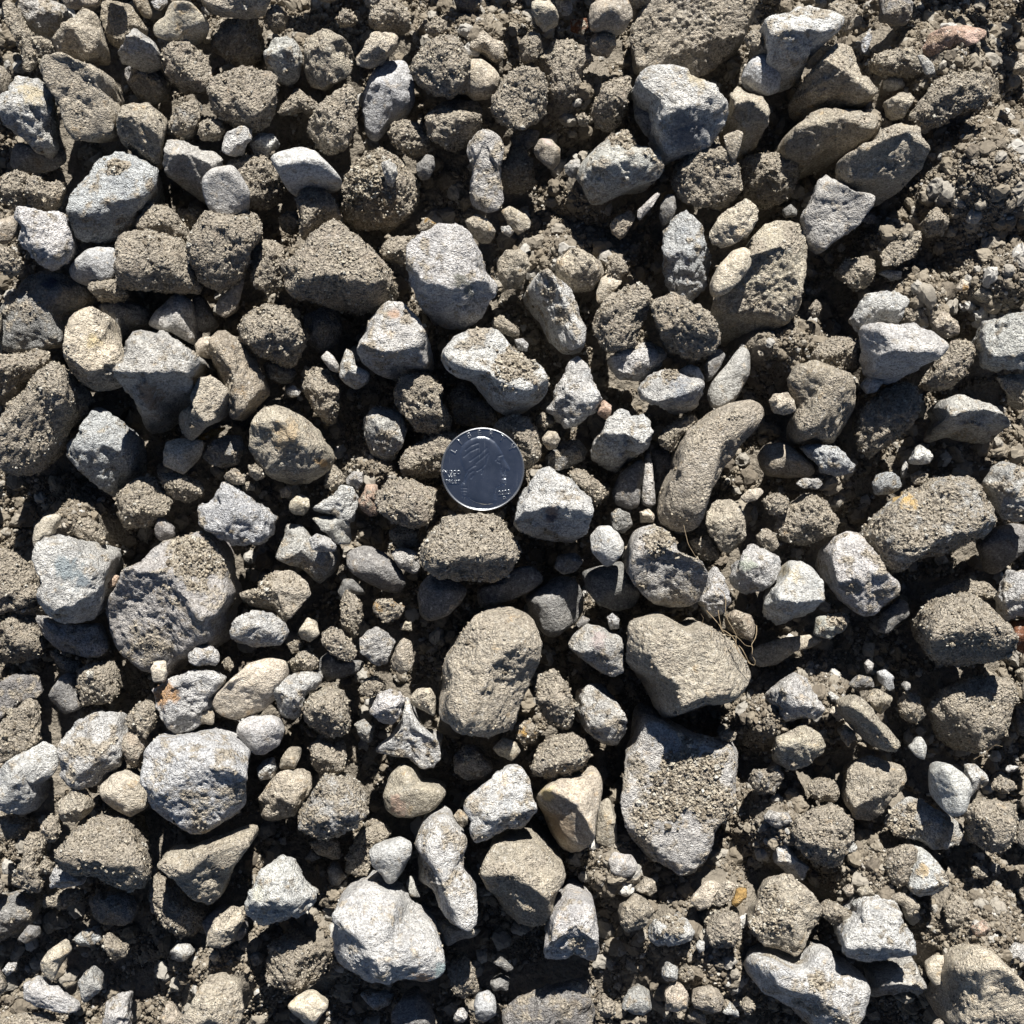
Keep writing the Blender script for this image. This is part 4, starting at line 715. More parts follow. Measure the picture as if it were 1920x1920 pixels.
# ------------------------------------------------------------------ ground: lumpy soil, raised where the photo shows banked soil
MOUND = [(1860,330,140,.021),(1790,110,110,.015),(1900,520,120,.016),(1740,560,90,.013),(1690,440,60,.012),(880,60,110,.010),(1060,150,80,.010),(1110,330,70,.006),
         (1460,1360,70,.014),(1560,1330,90,.008),(1850,1760,130,.017),(1650,1650,100,.014),(1480,1560,90,.013),(1330,1800,170,.010),(1160,1640,90,.010),(640,1700,70,.007),(590,1790,80,.007),
         (400,1840,110,.006),(1560,880,70,.006),(1640,230,70,.010),(1060,470,90,.006),(1150,480,60,.004),(700,880,60,.006),(20,1130,70,.008),(120,980,60,.010),(1500,640,80,.010),(1440,640,60,.010),(560,90,90,.006)]
def ground_h(x, y):
    P = np.stack([x*18, y*18, np.zeros_like(x)], 1)
    lo = .005*fbm(P, 3); hi = .0016*fbm(P*6+5, 3) + .0017*fbm(P*28+9, 2); b = lo
    for mx, my, r, h in MOUND:
        X, Y = to_world(mx, my, .01); d2 = ((x-X)**2 + (y-Y)**2)/(r*PX)**2
        b = np.maximum(b, (h+.017)*np.exp(-d2*.9))
    return -.021 + b + hi
CELL = 4; GN = 560; OFF = -160
gy, gx = np.mgrid[0:GN, 0:GN]; gpx = OFF + gx*CELL; gpy = OFF + gy*CELL
wx, wy = to_world(gpx.ravel().astype(float), gpy.ravel().astype(float), .012)
H = ground_h(wx, wy).reshape(GN, GN); H0 = H.copy()
COV = np.zeros_like(H, bool)
for s in STONES:
    flat = any(k in s['look'] for k in ('chip', 'flake', 'slab', 'flat', 'thin', 'sliver'))
    f = s['hf'] or (.28 if flat else .47)
    s['h'] = max(f*s['w'], 6)*PX
    if s['pk'] is None: s['pk'] = s['c'] + np.array([0, -.17*s['w']])
for s in sorted(STONES, key=lambda s: (s['lay'], s['A'])):
    c, R = s['c'], s['R']; r = R.max()+6
    i0, i1 = int((c[0]-r-OFF)/CELL), int((c[0]+r-OFF)/CELL)+2; j0, j1 = int((c[1]-r-OFF)/CELL), int((c[1]+r-OFF)/CELL)+2
    i0, j0 = max(i0, 0), max(j0, 0); sl = (slice(j0, j1), slice(i0, i1))
    dx = gpx[sl]-c[0]; dy = gpy[sl]-c[1]; th = np.arctan2(dy, dx) % (2*math.pi)
    rr = np.interp(th, np.arange(257)*2*math.pi/256, np.append(R, R[0])); rho = np.hypot(dx, dy)/rr
    m = rho < .97
    prof = np.sqrt(np.clip(1-rho**2, 0, 1))
    need = (H[sl] + s['h']*prof*.9)[m]
    if need.size == 0: z = .01
    else:
        pc = {0: 30, 1: 50, 2: 66, 3: 78, 4: 86, 5: 90}[s['lay']]
        z = np.percentile(need, pc) - s['h']*{0: .75, 1: .55, 2: .35, 3: .22, 4: .15, 5: .1}[s['lay']]
    z = max(min(z, .004 + .0065*s['lay'] + .15*s['h']), -.004 + .0048*s['lay'] + .15*s['h'])
    s['hb'] = min(max(s['h'], z - np.median(H0[sl]) + .002), 2.1*s['h'])
    s['z'] = z
    top = z + s['h']*prof
    H[sl] = np.where(m & (top > H[sl]), top, H[sl]); COV[sl] |= m

gn = 420; lim = .205
ax = np.linspace(-lim, lim, gn); X, Y = np.meshgrid(ax, ax)
Z = ground_h(X.ravel(), Y.ravel())
idx = np.arange(gn*gn).reshape(gn, gn)
F = np.stack([idx[:-1,:-1].ravel(), idx[:-1,1:].ravel(), idx[1:,1:].ravel(), idx[1:,:-1].ravel()], 1)
# skirt of coarser ground running out to the horizon, one sheet with the fine part
ring = [idx[0,:], idx[1:,-1], idx[-1,-2::-1], idx[-2:0:-1,0]]; ring = np.concatenate(ring)
V = np.stack([X.ravel(), Y.ravel(), Z], 1); base_n = len(V); prev = ring; Vs = [V]; Fs = [F]
for scl in (1.3, 2.2, 6, 40):
    p = V[ring]*np.array([scl, scl, 0]); p[:,2] = ground_h(p[:,0], p[:,1])*(.8 if scl < 3 else .4)
    new = np.arange(len(ring)) + base_n; base_n += len(ring); Vs.append(p)
    Fs.append(np.stack([np.roll(prev,-1), prev, new, np.roll(new,-1)], 1)); prev = new
tag(mesh_obj('ground', np.concatenate(Vs), np.concatenate(Fs), M_SOIL), kind='structure')

# ------------------------------------------------------------------ build the stones
def kind_of(look):
    if any(k in look for k in ('clod', 'lump', 'crumb ', 'mass', 'crumb')) and 'covered' not in look and 'crumbly top' not in look and 'crumbs on top' not in look and 'crumbly left' not in look and 'dusted' not in look and 'stone' not in look: return 'soil_clod', 'soil clod'
    if 'pebble' in look: return 'pebble', 'pebble'
    if any(k in look for k in ('chip', 'flake', 'sliver', 'shard')): return 'stone_chip', 'stone chip'
    return 'stone', 'stone'

def fin_of(s): return s['fin']
# soil heaped on a stone: id -> [(x, y, radius)]
HEAP = {'K11': [(1250,1880,330), (1100,2080,230), (1400,2050,200)], 'B18': [(850,1300,260)], 'J5': [(60,530,110)], 'A23': [(880,1230,110)], 'F10': [(1850,800,200)], 'L3': [(560,740,90)], 'P5': [(1020,480,130)], 'O16': [(1800,1100,260)], 'P11': [(400,1560,90)], 'I3': [(1450,300,260)], 'O6': [(1150,1160,120)], 'K2': [(1050,200,160)], 'C11': [(800,1030,110)], 'G6': [(1130,860,80)]}
def build_stone(s, n):
    rng = np.random.default_rng(1000+n)
    size = math.sqrt(s['A'])                         # px
    sub = 6 if size > 165 else 5 if size > 52 else 4
    U, Fc = ico(sub); v = U.copy(); fin = s['fin']
    # a broken block: flat faces on all sides, worn round by the finish
    nf, pw, jit = {'s': (15, 9, .55), 'a': (12, 38, .8), 'r': (14, 24, .7), 'd': (13, 24, .7), 'c': (15, 13, .6)}[fin]
    g = np.arange(nf)+.5; ph = np.arccos(1-2*g/nf); tt = math.pi*(1+5**.5)*g + rng.uniform(0, 7)
    NN = np.stack([np.cos(tt)*np.sin(ph), np.sin(tt)*np.sin(ph), np.cos(ph)], 1) + rng.normal(0, .28*jit, (nf, 3))
    dk = rng.uniform(.72, 1.08, nf)
    if s['id'] in FACET:
        NN[:,2] *= .8; dk = dk*1.02+.06
        fa_ = np.array(FACET[s['id']]); NN = np.concatenate([NN, fa_[:,:3]*3]); dk = np.append(dk, fa_[:,3])
    elif rng.random() < {'s': .6, 'a': .95, 'r': .85, 'd': .85, 'c': .7}[fin]:
        a = -math.pi/2 + rng.normal(0, .5); nz = rng.uniform(.40, .60)
        NN = np.concatenate([NN, [[math.cos(a)*math.sqrt(1-nz*nz), math.sin(a)*math.sqrt(1-nz*nz), nz]]]); dk = np.append(dk, rng.uniform(.55, .74))
        a = math.pi/2 + rng.normal(0, .7); nz = rng.uniform(.72, .93)
        NN = np.concatenate([NN, [[math.cos(a)*math.sqrt(1-nz*nz), math.sin(a)*math.sqrt(1-nz*nz), nz]]]); dk = np.append(dk, rng.uniform(.62, .80))
    NN /= np.linalg.norm(NN, axis=1)[:,None]
    v = U*(np.clip((U@NN.T)/dk, 1e-3, None)**pw).sum(1)[:,None]**(-1/pw)
    q = v*1.3 + rng.uniform(-50, 50, 3)
    amp = {'s': .05, 'a': .02, 'r': .06, 'd': .05, 'c': .09}[fin]
    v = v*(1 + amp*fbm(q, 2)[:,None])
    v[:,2] /= max(v[:,2].max(), .5)
    th = np.arctan2(-v[:,1], v[:,0]) % (2*math.pi)  # picture y runs down
    rho = np.hypot(v[:,0], v[:,1])
    b = (th/(2*math.pi)*48).astype(int) % 48; mx = np.zeros(48); np.maximum.at(mx, b, rho)
    mx = np.where(mx <= 0, 1, mx); cb = (np.arange(48)+.5)/48*2*math.pi
    mm = np.interp(th, np.concatenate([[cb[-1]-2*math.pi], cb, [cb[0]+2*math.pi]]), np.concatenate([[mx[-1]], mx, [mx[0]]]))
    rho = np.clip(rho/mm, 0, 1.03)
    R = np.interp(th, np.arange(257)*2*math.pi/256, np.append(s['R'], s['R'][0]))
    rf = rho**.97
    z0 = s['z']; kk = PX*(CAMZ-z0)/(CAMZ-ZREF)
    px = R*rf*np.cos(th); py = -R*rf*np.sin(th)
    up = np.clip(v[:,2], 0, 1)
    off = (s['pk']-s['c'])*np.array([1, -1])
    zt = v[:,2]
    w = (1-np.clip(rho, 0, 1))*np.clip(up*1.3, 0, 1)
    W = np.stack([(px+off[0]*w)*kk, (py+off[1]*w)*kk, np.where(zt > 0, zt*s['h'], zt*s['hb'])], 1)
    # normals for displacement
    def normals(W):
        a, b_, c_ = W[Fc[:,0]], W[Fc[:,1]], W[Fc[:,2]]; fn = np.cross(b_-a, c_-a)
        N = np.zeros_like(W)
        for k in range(3): np.add.at(N, Fc[:,k], fn)
        return N/np.maximum(np.linalg.norm(N, axis=1), 1e-15)[:,None], np.linalg.norm(fn, axis=1)/2
    N, _ = normals(W)
    o = rng.uniform(-9, 9, 3); sm = size*PX
    e1 = fbm(W/(sm*.22)+o, 3, .6); e2 = fbm(W/.0034+o, 3, .7); e3 = noise(W/.0011+o)
    rid = 1-np.abs(noise(W/.0060+o*2))*2
    a1, a2, a3, ar = {'s': (.018, .0003, .00014, 0), 'a': (.018, .0006, .00030, .0001), 'r': (.030, .0012, .00048, .00035), 'd': (.026, .0010, .00042, .0002), 'c': (.040, .0014, .00065, .0002)}[fin]
    sc = min(1, sm/.016)
    disp = a1*sm*e1 + a2*sc*e2 + a3*sc*e3 - ar*sc*np.clip(rid-.55, 0, 1)*1.6
    flank = np.clip(np.abs(N[:,2])*1.5+.25, 0, 1)
    W = W + N*(disp*np.where(fin in 'rac', .75+.25*flank, flank))[:,None]
    N, fa = normals(W)
    # dirt left on the stone
    mn = fbm(W/(sm*.34)+o*3, 3, .6); mf = fbm(W/.0035-o, 2)
    upn = N[:,2]
    mud = {'c': .66+.50*mn+.40*mf, 'd': .30+.85*mn+.35*mf+.12*upn, 'r': .24+.75*mn+.5*mf, 'a': .18+.65*mn+.5*mf, 's': .12+.55*mn+.4*mf}[fin]
    heap = np.zeros(len(W))
    mud = np.clip(mud, 0, 1)
    tint = np.zeros((len(W), 4))
    wp = W/kk*np.array([1, -1, 1]) + np.array([s['c'][0], s['c'][1], 0])
    for (x, y, r) in HEAP.get(s['id'], []):
        cx, cy = s['conv']((x, y)); d = np.hypot(wp[:,0]-cx, wp[:,1]-cy)/(r*s['u']); heap = np.maximum(heap, np.clip((1.0-d+.7*mf+.5*mn)*2, 0, 1)*(upn > .2))
    mud = np.maximum(mud, heap)
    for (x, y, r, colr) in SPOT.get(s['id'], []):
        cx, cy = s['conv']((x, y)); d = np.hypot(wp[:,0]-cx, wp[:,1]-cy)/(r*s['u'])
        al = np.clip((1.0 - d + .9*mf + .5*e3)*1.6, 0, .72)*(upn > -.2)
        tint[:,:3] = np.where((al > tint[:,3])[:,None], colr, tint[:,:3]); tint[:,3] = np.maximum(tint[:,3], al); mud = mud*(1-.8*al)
    # grains of soil stuck to the surface
    fm = mud[Fc].mean(1); fz = N[Fc].mean(1)[:,2]
    hp_ = heap[Fc].mean(1); wt = fa*(np.clip((fm-.42)*2.2, 0, 1)+2.2*hp_)*(fz > -.15)
    dens = {'c': .95e6, 'd': .62e6, 'r': .4e6, 'a': .35e6, 's': .25e6}[fin]
    ng = int(min(3200 if s['id'] in HEAP else 1700, wt.sum()*dens))
    VV, FF, MU, TI = [W], [Fc], [mud], [tint]; SMO = [np.ones(len(Fc), bool)]
    if ng > 3:
        fi = rng.choice(len(Fc), ng, p=wt/wt.sum()); bc = rng.dirichlet((1, 1, 1), ng)
        ctr = (W[Fc[fi]]*bc[:,:,None]).sum(1); gr = .00028*np.exp(rng.normal(0, .42, ng))*(1+.5*hp_[fi])
        ctr = ctr + N[Fc[fi,0]]*(gr*.25)[:,None]
        ang = rng.uniform(0, 2*math.pi, (ng, 3)); ca, sa = np.cos(ang), np.sin(ang)
        Rz = np.zeros((ng, 3, 3)); Rz[:,0,0] = ca[:,0]*ca[:,1]; Rz[:,0,1] = ca[:,0]*sa[:,1]*sa[:,2]-sa[:,0]*ca[:,2]; Rz[:,0,2] = ca[:,0]*sa[:,1]*ca[:,2]+sa[:,0]*sa[:,2]
        Rz[:,1,0] = sa[:,0]*ca[:,1]; Rz[:,1,1] = sa[:,0]*sa[:,1]*sa[:,2]+ca[:,0]*ca[:,2]; Rz[:,1,2] = sa[:,0]*sa[:,1]*ca[:,2]-ca[:,0]*sa[:,2]
        Rz[:,2,0] = -sa[:,1]; Rz[:,2,1] = ca[:,1]*sa[:,2]; Rz[:,2,2] = ca[:,1]*ca[:,2]
        g = OCT_V[None]*gr[:,None,None]*rng.uniform(.65, 1.35, (ng, 6, 1))
        g = np.einsum('nij,nkj->nki', Rz, g) + ctr[:,None]
        VV.append(g.reshape(-1, 3)); FF.append((OCT_F[None]+6*np.arange(ng)[:,None,None]).reshape(-1, 3)+len(W))
        MU.append(np.ones(6*ng)); gb = rng.choice(4, ng, p=(.26, .38, .26, .10)); gc = np.array([(.19,.156,.112,.8), (.40,.342,.255,.8), (.56,.50,.39,.85), (.63,.60,.52,.85)])[gb]; TI.append(np.repeat(gc, 6, 0)); SMO.append(np.zeros(8*ng, bool))
    x0, y0 = to_world(s['c'][0], s['c'][1], z0)
    name, cat = kind_of(s['look'])
    ob = mesh_obj(name, np.concatenate(VV), np.concatenate(FF), M_STONE, smooth=np.concatenate(SMO),
                  attrs={'mud': ('FLOAT', np.concatenate(MU)), 'tint': ('FLOAT_COLOR', np.concatenate(TI))}, loc=(x0, y0, z0))
    b = np.array(ALB[s['col']])*rng.uniform(.9, 1.1)*{'s': .82, 'a': .84, 'r': .97, 'd': .97, 'c': 1}[s['fin']]*rng.uniform(.988, 1.012, 3)
    ob.color = (*b, {'s': .5, 'a': .7, 'r': 1.0, 'd': .9, 'c': 1.0}[fin_of(s)])
    return ob, cat

# labels: look + whereabouts from the nearest stone one can find by eye
POS = {s['id']: s['c'] for s in STONES}; POS['coin'] = np.array([905., 880.])
def where(s, rank=0):
    c = s['c']
    cand = sorted((np.hypot(*(POS[k]-c)), k) for k in LANDMARK if k != s['id'])
    d, k = cand[rank]; v = c-POS[k]; a = math.degrees(math.atan2(-v[1], v[0])) % 360
    w = ('right of', 'above right of', 'above', 'above left of', 'left of', 'below left of', 'below', 'below right of')[int((a+22.5)//45) % 8]
    return f'{w} {LANDMARK[k]}'
LAB = {}
looks = [s['look'] for s in STONES]
for s in STONES:
    l = s['look'] if (s['id'] in LANDMARK and looks.count(s['look']) == 1) else s['look'] + ' ' + where(s)
    if len(l.split()) < 4: l = s['look'] + ' ' + where(s)
    LAB[s['id']] = l
for rank in (1, 2):
    seen = {}
    for s in STONES: seen.setdefault(LAB[s['id']], []).append(s)
    for l, g in seen.items():
        for s in (g if len(g) > 1 else []): LAB[s['id']] = s['look'] + ' ' + where(s, rank)
GRP = {'stone': 'stones of the gravel bed', 'pebble': 'pebbles of the gravel bed', 'soil clod': 'clods of dry soil', 'stone chip': 'chips of broken stone'}
for n, s in enumerate(STONES):
    ob, cat = build_stone(s, n)
    tag(ob, LAB[s['id']], cat, GRP[cat])
# the gravel bed runs on past the picture: one mass of further stones all round
Vx, Fx, Mx, b0 = [], [], [], 0
rf = np.random.default_rng(77); placed = []
for k in range(5200):
    r = rf.choice((26, 40, 60, 85), p=(.35, .3, .22, .13)); x, y = rf.uniform(-420, 2340, 2)
    if -r*.4 < x < 1920+r*.4 and -r*.4 < y < 1920+r*.4: continue
    if any((x-a)**2+(y-b_)**2 < (.80*(r+c_))**2 for a, b_, c_ in placed): continue
    if any((s['c'][0]-x)**2+(s['c'][1]-y)**2 < (.8*(r+math.sqrt(s['A']/3.1)))**2 for s in STONES): continue
    placed.append((x, y, r))
    U, Fc = ico(3); v = U.copy()
    for _ in range(12):
        nn = rf.normal(size=3); nn /= np.linalg.norm(nn); e = v@nn - rf.uniform(.6, .85); v = v - np.where(e > 0, e*.92, 0)[:,None]*nn
    v = v*(1 + .10*fbm(v*2.2+k, 3)[:,None]); z = rf.uniform(.0, .012)
    X0, Y0 = to_world(x, y, z); W = v*np.array([rf.uniform(.85, 1.2), rf.uniform(.85, 1.2), .85])*r*PX + np.array([X0, Y0, z])
    Vx.append(W); Fx.append(Fc+b0); b0 += len(W); Mx.append(np.clip(rf.uniform(.1, .9)+.5*fbm(v*2+k, 2), 0, 1))
o = mesh_obj('surrounding_gravel', np.concatenate(Vx), np.concatenate(Fx), M_STONE, attrs={'mud': ('FLOAT', np.concatenate(Mx)), 'tint': ('FLOAT_COLOR', np.zeros((b0, 4)))})
o.color = (.36, .33, .28, 1); tag(o, 'further gravel continuing beyond the edges of the picture', 'gravel', kind='stuff')

# ------------------------------------------------------------------ the coin
M_COIN = NT('worn_nickel')
_v = M_COIN.n('ShaderNodeTexCoord').outputs['Object']
_n1 = M_COIN.noise(_v, 500, 4); _n2 = M_COIN.noise(_v, 130, 3)
_st = M_COIN.n('ShaderNodeMapping'); _st.inputs['Scale'].default_value = (1, .05, 1); _st.inputs['Rotation'].default_value = (0, 0, 1.1); M_COIN.l(_v, _st.inputs['Vector'])
_sc = M_COIN.noise(_st.outputs[0], 2200, 2)
M_COIN.l(M_COIN.mix(M_COIN.ramp(_n2, .35, .65), (.36, .385, .41), (.47, .485, .51)), M_COIN.b.inputs['Base Color'])
M_COIN.b.inputs['Metallic'].default_value = .975
M_COIN.l(M_COIN.math('ADD', M_COIN.ramp(_n1, .3, .7, .15, .21), M_COIN.ramp(_sc, .62, .72, 0, .10)), M_COIN.b.inputs['Roughness'])
M_FROST = NT('frosted_nickel'); M_FROST.b.inputs['Metallic'].default_value = 1; M_FROST.b.inputs['Base Color'].default_value = (.38, .39, .40, 1); M_FROST.b.inputs['Roughness'].default_value = .31
M_RIM = NT('worn_rim'); M_RIM.b.inputs['Metallic'].default_value = 1; M_RIM.b.inputs['Base Color'].default_value = (.34, .345, .35, 1); M_RIM.b.inputs['Roughness'].default_value = .4
CR = 12.13e-3; CPOS = (905, 880); CZ = next(q['z']+.35*q['h'] for q in STONES if q['id'] == 'J1')
coin = bpy.data.objects.new('coin', None); COL.objects.link(coin)
coin.location = (*to_world(*CPOS, CZ), CZ); coin.rotation_euler = (math.radians(4), math.radians(1.5), 0)
tag(coin, 'silver coin with a man in profile, reflecting the blue sky', 'coin')
HEAD = [(600,480),(700,400),(830,360),(960,355),(1060,390),(1150,450),(1230,550),(1280,640),(1310,700),(1320,760),(1380,850),(1435,950),(1415,985),(1355,975),(1335,1000),(1345,1050),(1388,1085),(1340,1108),(1378,1130),(1350,1165),(1368,1210),
        (1340,1245),(1270,1262),(1190,1300),(1165,1400),(1190,1530),(1130,1585),(960,1600),(800,1560),(650,1480),(590,1475),(525,1400),(530,1240),(590,1150),(615,1010),(560,900),(520,780),(510,650),(550,540)]
hp = (np.array(HEAD, float)-np.array([930, 950]))*np.array([1, -1])*(CR/765)
def poly_dist(P, Q):
    d = np.full(len(P), 1e9); ins = np.zeros(len(P), bool)
    for k in range(len(Q)):
        a, b = Q[k], Q[(k+1) % len(Q)]; e = b-a
        t = np.clip(((P-a)@e)/(e@e), 0, 1); d = np.minimum(d, np.linalg.norm(P-a-t[:,None]*e, axis=1))
        c = (a[1] > P[:,1]) != (b[1] > P[:,1]); ins ^= c & (P[:,0] < (b[0]-a[0])*(P[:,1]-a[1])/(b[1]-a[1]+1e-12)+a[0])
    return np.where(ins, d, -d)
def line_dist(P, pts):
    d = np.full(len(P), 1e9); Q = (np.array(pts, float)-np.array([930, 950]))*np.array([1, -1])*(CR/765)
    for a, b in zip(Q[:-1], Q[1:]):
        e = b-a; t = np.clip(((P-a)@e)/(e@e), 0, 1); d = np.minimum(d, np.linalg.norm(P-a-t[:,None]*e, axis=1))
    return d
GROOVES = [((700,800),(800,730),(900,660),(1000,560)), ((760,880),(850,800),(930,740),(1030,650)), ((640,980),(720,920),(800,880)), ((830,980),(920,930),(980,860),(1010,760),(1040,690)),
           ((600,1200),(620,1120),(680,1030),(760,980)), ((570,1180),(600,1080),(650,1000)), ((720,1110),(760,1060)), ((1170,780),(1210,715),(1290,690)), ((1200,810),(1240,830)), ((1275,900),(1265,960),(1300,1040)),
           ((1290,1110),(1375,1108)), ((540,1290),(640,1290)), ((545,1340),(635,1340)), ((550,1390),(620,1390)), ((620,600),(720,520),(850,470)), ((590,720),(700,630),(850,560)), ((930,960),(910,1030)), ((1230,1190),(1260,1230),(1320,1250))]
nr, na_ = 110, 260
rad = np.linspace(0, 1, nr)[1:]*CR*.945; an = np.arange(na_)*2*math.pi/na_
RR, AA = np.meshgrid(rad, an, indexing='ij'); fx, fy = (RR*np.cos(AA)).ravel(), (RR*np.sin(AA)).ravel()
XY = np.concatenate([[[0, 0]], np.stack([fx, fy], 1)])
dd = poly_dist(XY, hp)
hz = np.where(dd > 0, .00034*(1-np.exp(-np.clip(dd, 0, 1)/.0005)), 0)
for gpts in GROOVES:
    hz -= .00011*np.exp(-(line_dist(XY, gpts)/.00024)**2)*(dd > 0)
hz += .00008*np.exp(-(np.hypot(XY[:,0]-(1225-930)*CR/765, XY[:,1]-(950-790)*CR/765)/.0004)**2)
hz -= .00012*(np.linalg.norm(XY, axis=1)/CR)**2*0
idr = 1+np.arange((nr-1)*na_).reshape(nr-1, na_)
q = np.stack([idr[:-1], idr[1:], np.roll(idr, -1, 1)[1:], np.roll(idr, -1, 1)[:-1]], -1).reshape(-1, 4)
cen = np.stack([np.zeros(na_, int), idr[0], np.roll(idr[0], -1), np.zeros(na_, int)], -1)
tri = np.concatenate([q[:,[0,1,2]], q[:,[0,2,3]], cen[:,:3]])
mesh_obj('portrait_face', np.concatenate([XY, hz[:,None]], 1), tri, M_COIN.m, coin)
# rim with reeded edge, and the underside
prof = [(.940,-.00002),(.948,.00020),(.958,.00036),(.970,.00042),(.985,.00036),(.998,.00016),(1.0,-.0012),(.985,-.00145),(0,-.00145)]
nn = 238; an = np.arange(nn)*2*math.pi/nn; V = []; F = []
for k, (r, z) in enumerate(prof):
    rr = CR*r*np.where((k in (5, 6)) & (np.arange(nn) % 2 == 0), .988, 1.0)
    V.append(np.stack([rr*np.cos(an), rr*np.sin(an), np.full(nn, z)], 1))
    if k:
        a0 = (k-1)*nn+np.arange(nn); b0 = (k-1)*nn+np.roll(np.arange(nn), -1)
        F.append(np.stack([b0, a0, a0+nn, b0+nn], 1))
mesh_obj('rim', np.concatenate(V), np.concatenate(F), M_RIM.m, coin, smooth=np.zeros(len(prof)*nn-nn, bool))
def text_part(name, items):
    bm = bmesh.new()
    from mathutils import Matrix
    for txt, size, x, y, rot in items:
        cu = bpy.data.curves.new('t', 'FONT'); cu.body = txt; cu.size = size; cu.align_x = 'CENTER'; cu.align_y = 'CENTER'; cu.extrude = .00018; cu.bevel_depth = .00007; cu.resolution_u = 3
        to = bpy.data.objects.new('t', cu); COL.objects.link(to)
        bpy.context.view_layer.update()
        me = bpy.data.meshes.new_from_object(to.evaluated_get(bpy.context.evaluated_depsgraph_get()))
        me.transform(Matrix.Translation((x, y, .00008)) @ Matrix.Rotation(rot, 4, 'Z')); bm.from_mesh(me)
        bpy.data.objects.remove(to); bpy.data.curves.remove(cu); bpy.data.meshes.remove(me)
    me = bpy.data.meshes.new(name); bm.to_mesh(me); bm.free(); me.materials.append(M_FROST.m)
    o = bpy.data.objects.new(name, me); COL.objects.link(o); o.parent = coin; return o
def cz(x, y): return (x-930)*CR/765, (950-y)*CR/765
items = []
for ch, (x, y) in zip('LIBERTY', ((410,620),(520,460),(685,345),(870,295),(1080,310),(1280,390),(1450,560))):
    X, Y = cz(x, y); items.append((ch, .0023, X, Y, math.atan2(Y, X)-math.pi/2))
text_part('liberty_lettering', items)
text_part('motto_lettering', [('IN GOD', .00145, *cz(365, 1005), -.03), ('WE', .00145, *cz(370, 1090), -.03), ('TRUST', .00145, *cz(385, 1180), -.03)])
text_part('date_lettering', [('2023', .0018, *cz(1325, 1375), .12), ('D', .0012, *cz(1322, 1470), .1)])


# ------------------------------------------------------------------ dry roots and fibres
M_ROOT = NT('dry_root'); 
_n = M_ROOT.noise(M_ROOT.n('ShaderNodeTexCoord').outputs['Object'], 900, 3)
M_ROOT.l(M_ROOT.mix(M_ROOT.ramp(_n, .3, .7), (.13, .09, .05), (.30, .235, .145)), M_ROOT.b.inputs['Base Color']); M_ROOT.b.inputs['Roughness'].default_value = .8
def tube(paths, name, label, cat):
    V, F = [], []
    for pts, r in paths:
        P = np.array([(*to_world(x, y, z), z) for x, y, z in pts])
        t = np.linspace(0, len(P)-1, 6*len(P)); Q = np.stack([np.interp(t, np.arange(len(P)), P[:,k]) for k in range(3)], 1)
        for _ in range(3): Q[1:-1] = (Q[:-2]+2*Q[1:-1]+Q[2:])/4
        T = np.gradient(Q, axis=0); T /= np.linalg.norm(T, axis=1)[:,None]
        A = np.cross(T, [0.1, .2, 1]); A /= np.linalg.norm(A, axis=1)[:,None]; B = np.cross(T, A); b0 = sum(map(len, V))
        for k in range(6):
            a = k*math.pi/3; V.append(Q + (A*math.cos(a)+B*math.sin(a))*r*np.linspace(1, .45, len(Q))[:,None])
        n = len(Q)
        for k in range(6):
            i = np.arange(n-1); u0 = b0+k*n; u1 = b0+((k+1) % 6)*n
            F.append(np.stack([u0+i, u0+i+1, u1+i+1, u1+i], 1))
    tag(mesh_obj(name, np.concatenate(V), np.concatenate(F), M_ROOT.m), label, cat)
k_ = 200/1920
_k6 = next(q for q in STONES if q['id'] == 'K6'); _dz = _k6['z'] + .55*_k6['h'] - .040
def rp(pts, z0, z1):
    n = len(pts); return [(1260+x*k_, 1100+y*k_, _dz+z0+(z1-z0)*i/max(n-1, 1)) for i, (x, y) in enumerate(pts)]
tube([(rp([(620,430),(760,580),(860,700),(900,800),(1000,880),(1150,890),(1220,950),(1320,1060),(1440,1080)], .034, .040), .0002*.65),
      (rp([(820,20),(930,110),(970,260),(960,440),(1000,600),(1100,760),(1170,900)], .038, .041), .00022*.65),
      (rp([(1150,900),(1150,1050),(1200,1190),(1310,1290),(1400,1390),(1490,1420),(1500,1330),(1450,1260)], .040, .041), .00024*.65),
      (rp([(1200,1060),(1260,1120),(1320,1230),(1370,1340),(1430,1400)], .041, .041), .00026*.65),
      (rp([(900,780),(960,800),(1060,870),(1130,960),(1180,1100)], .038, .041), .00024*.65),
      (rp([(640,800),(720,780),(700,900),(640,1020),(520,1110),(440,1210),(350,1270)], .043, .0415), .00012*.65),
      (rp([(1520,700),(1525,820),(1500,930),(1430,1040),(1450,1120),(1440,1220)], .036, .040), .00026*.65),
      (rp([(830,420),(850,560),(880,700),(900,800)], .036, .038), .0002*.65),
      (rp([(540,660),(570,570),(520,490)], .034, .036), .00014*.65)],
     'dry_roots', 'tangle of dry brown roots over the corner of the very large pale boulder', 'roots')
tube([([(1282,985,.026),(1290,1020,.028),(1302,1040,.030),(1322,1066,.034)], .00012*.65)], 'root_fibre', 'thin dry root hanging below the boomerang-shaped stone', 'root')
tube([([(1826,1424,.020),(1850,1410,.022),(1866,1396,.024),(1880,1400,.024)], .00014*.65), ([(1878,1372,.024),(1884,1355,.025),(1880,1345,.026)], .00012*.65)], 'straw_fibre', 'thin pale straw fibre at the lower right', 'straw')


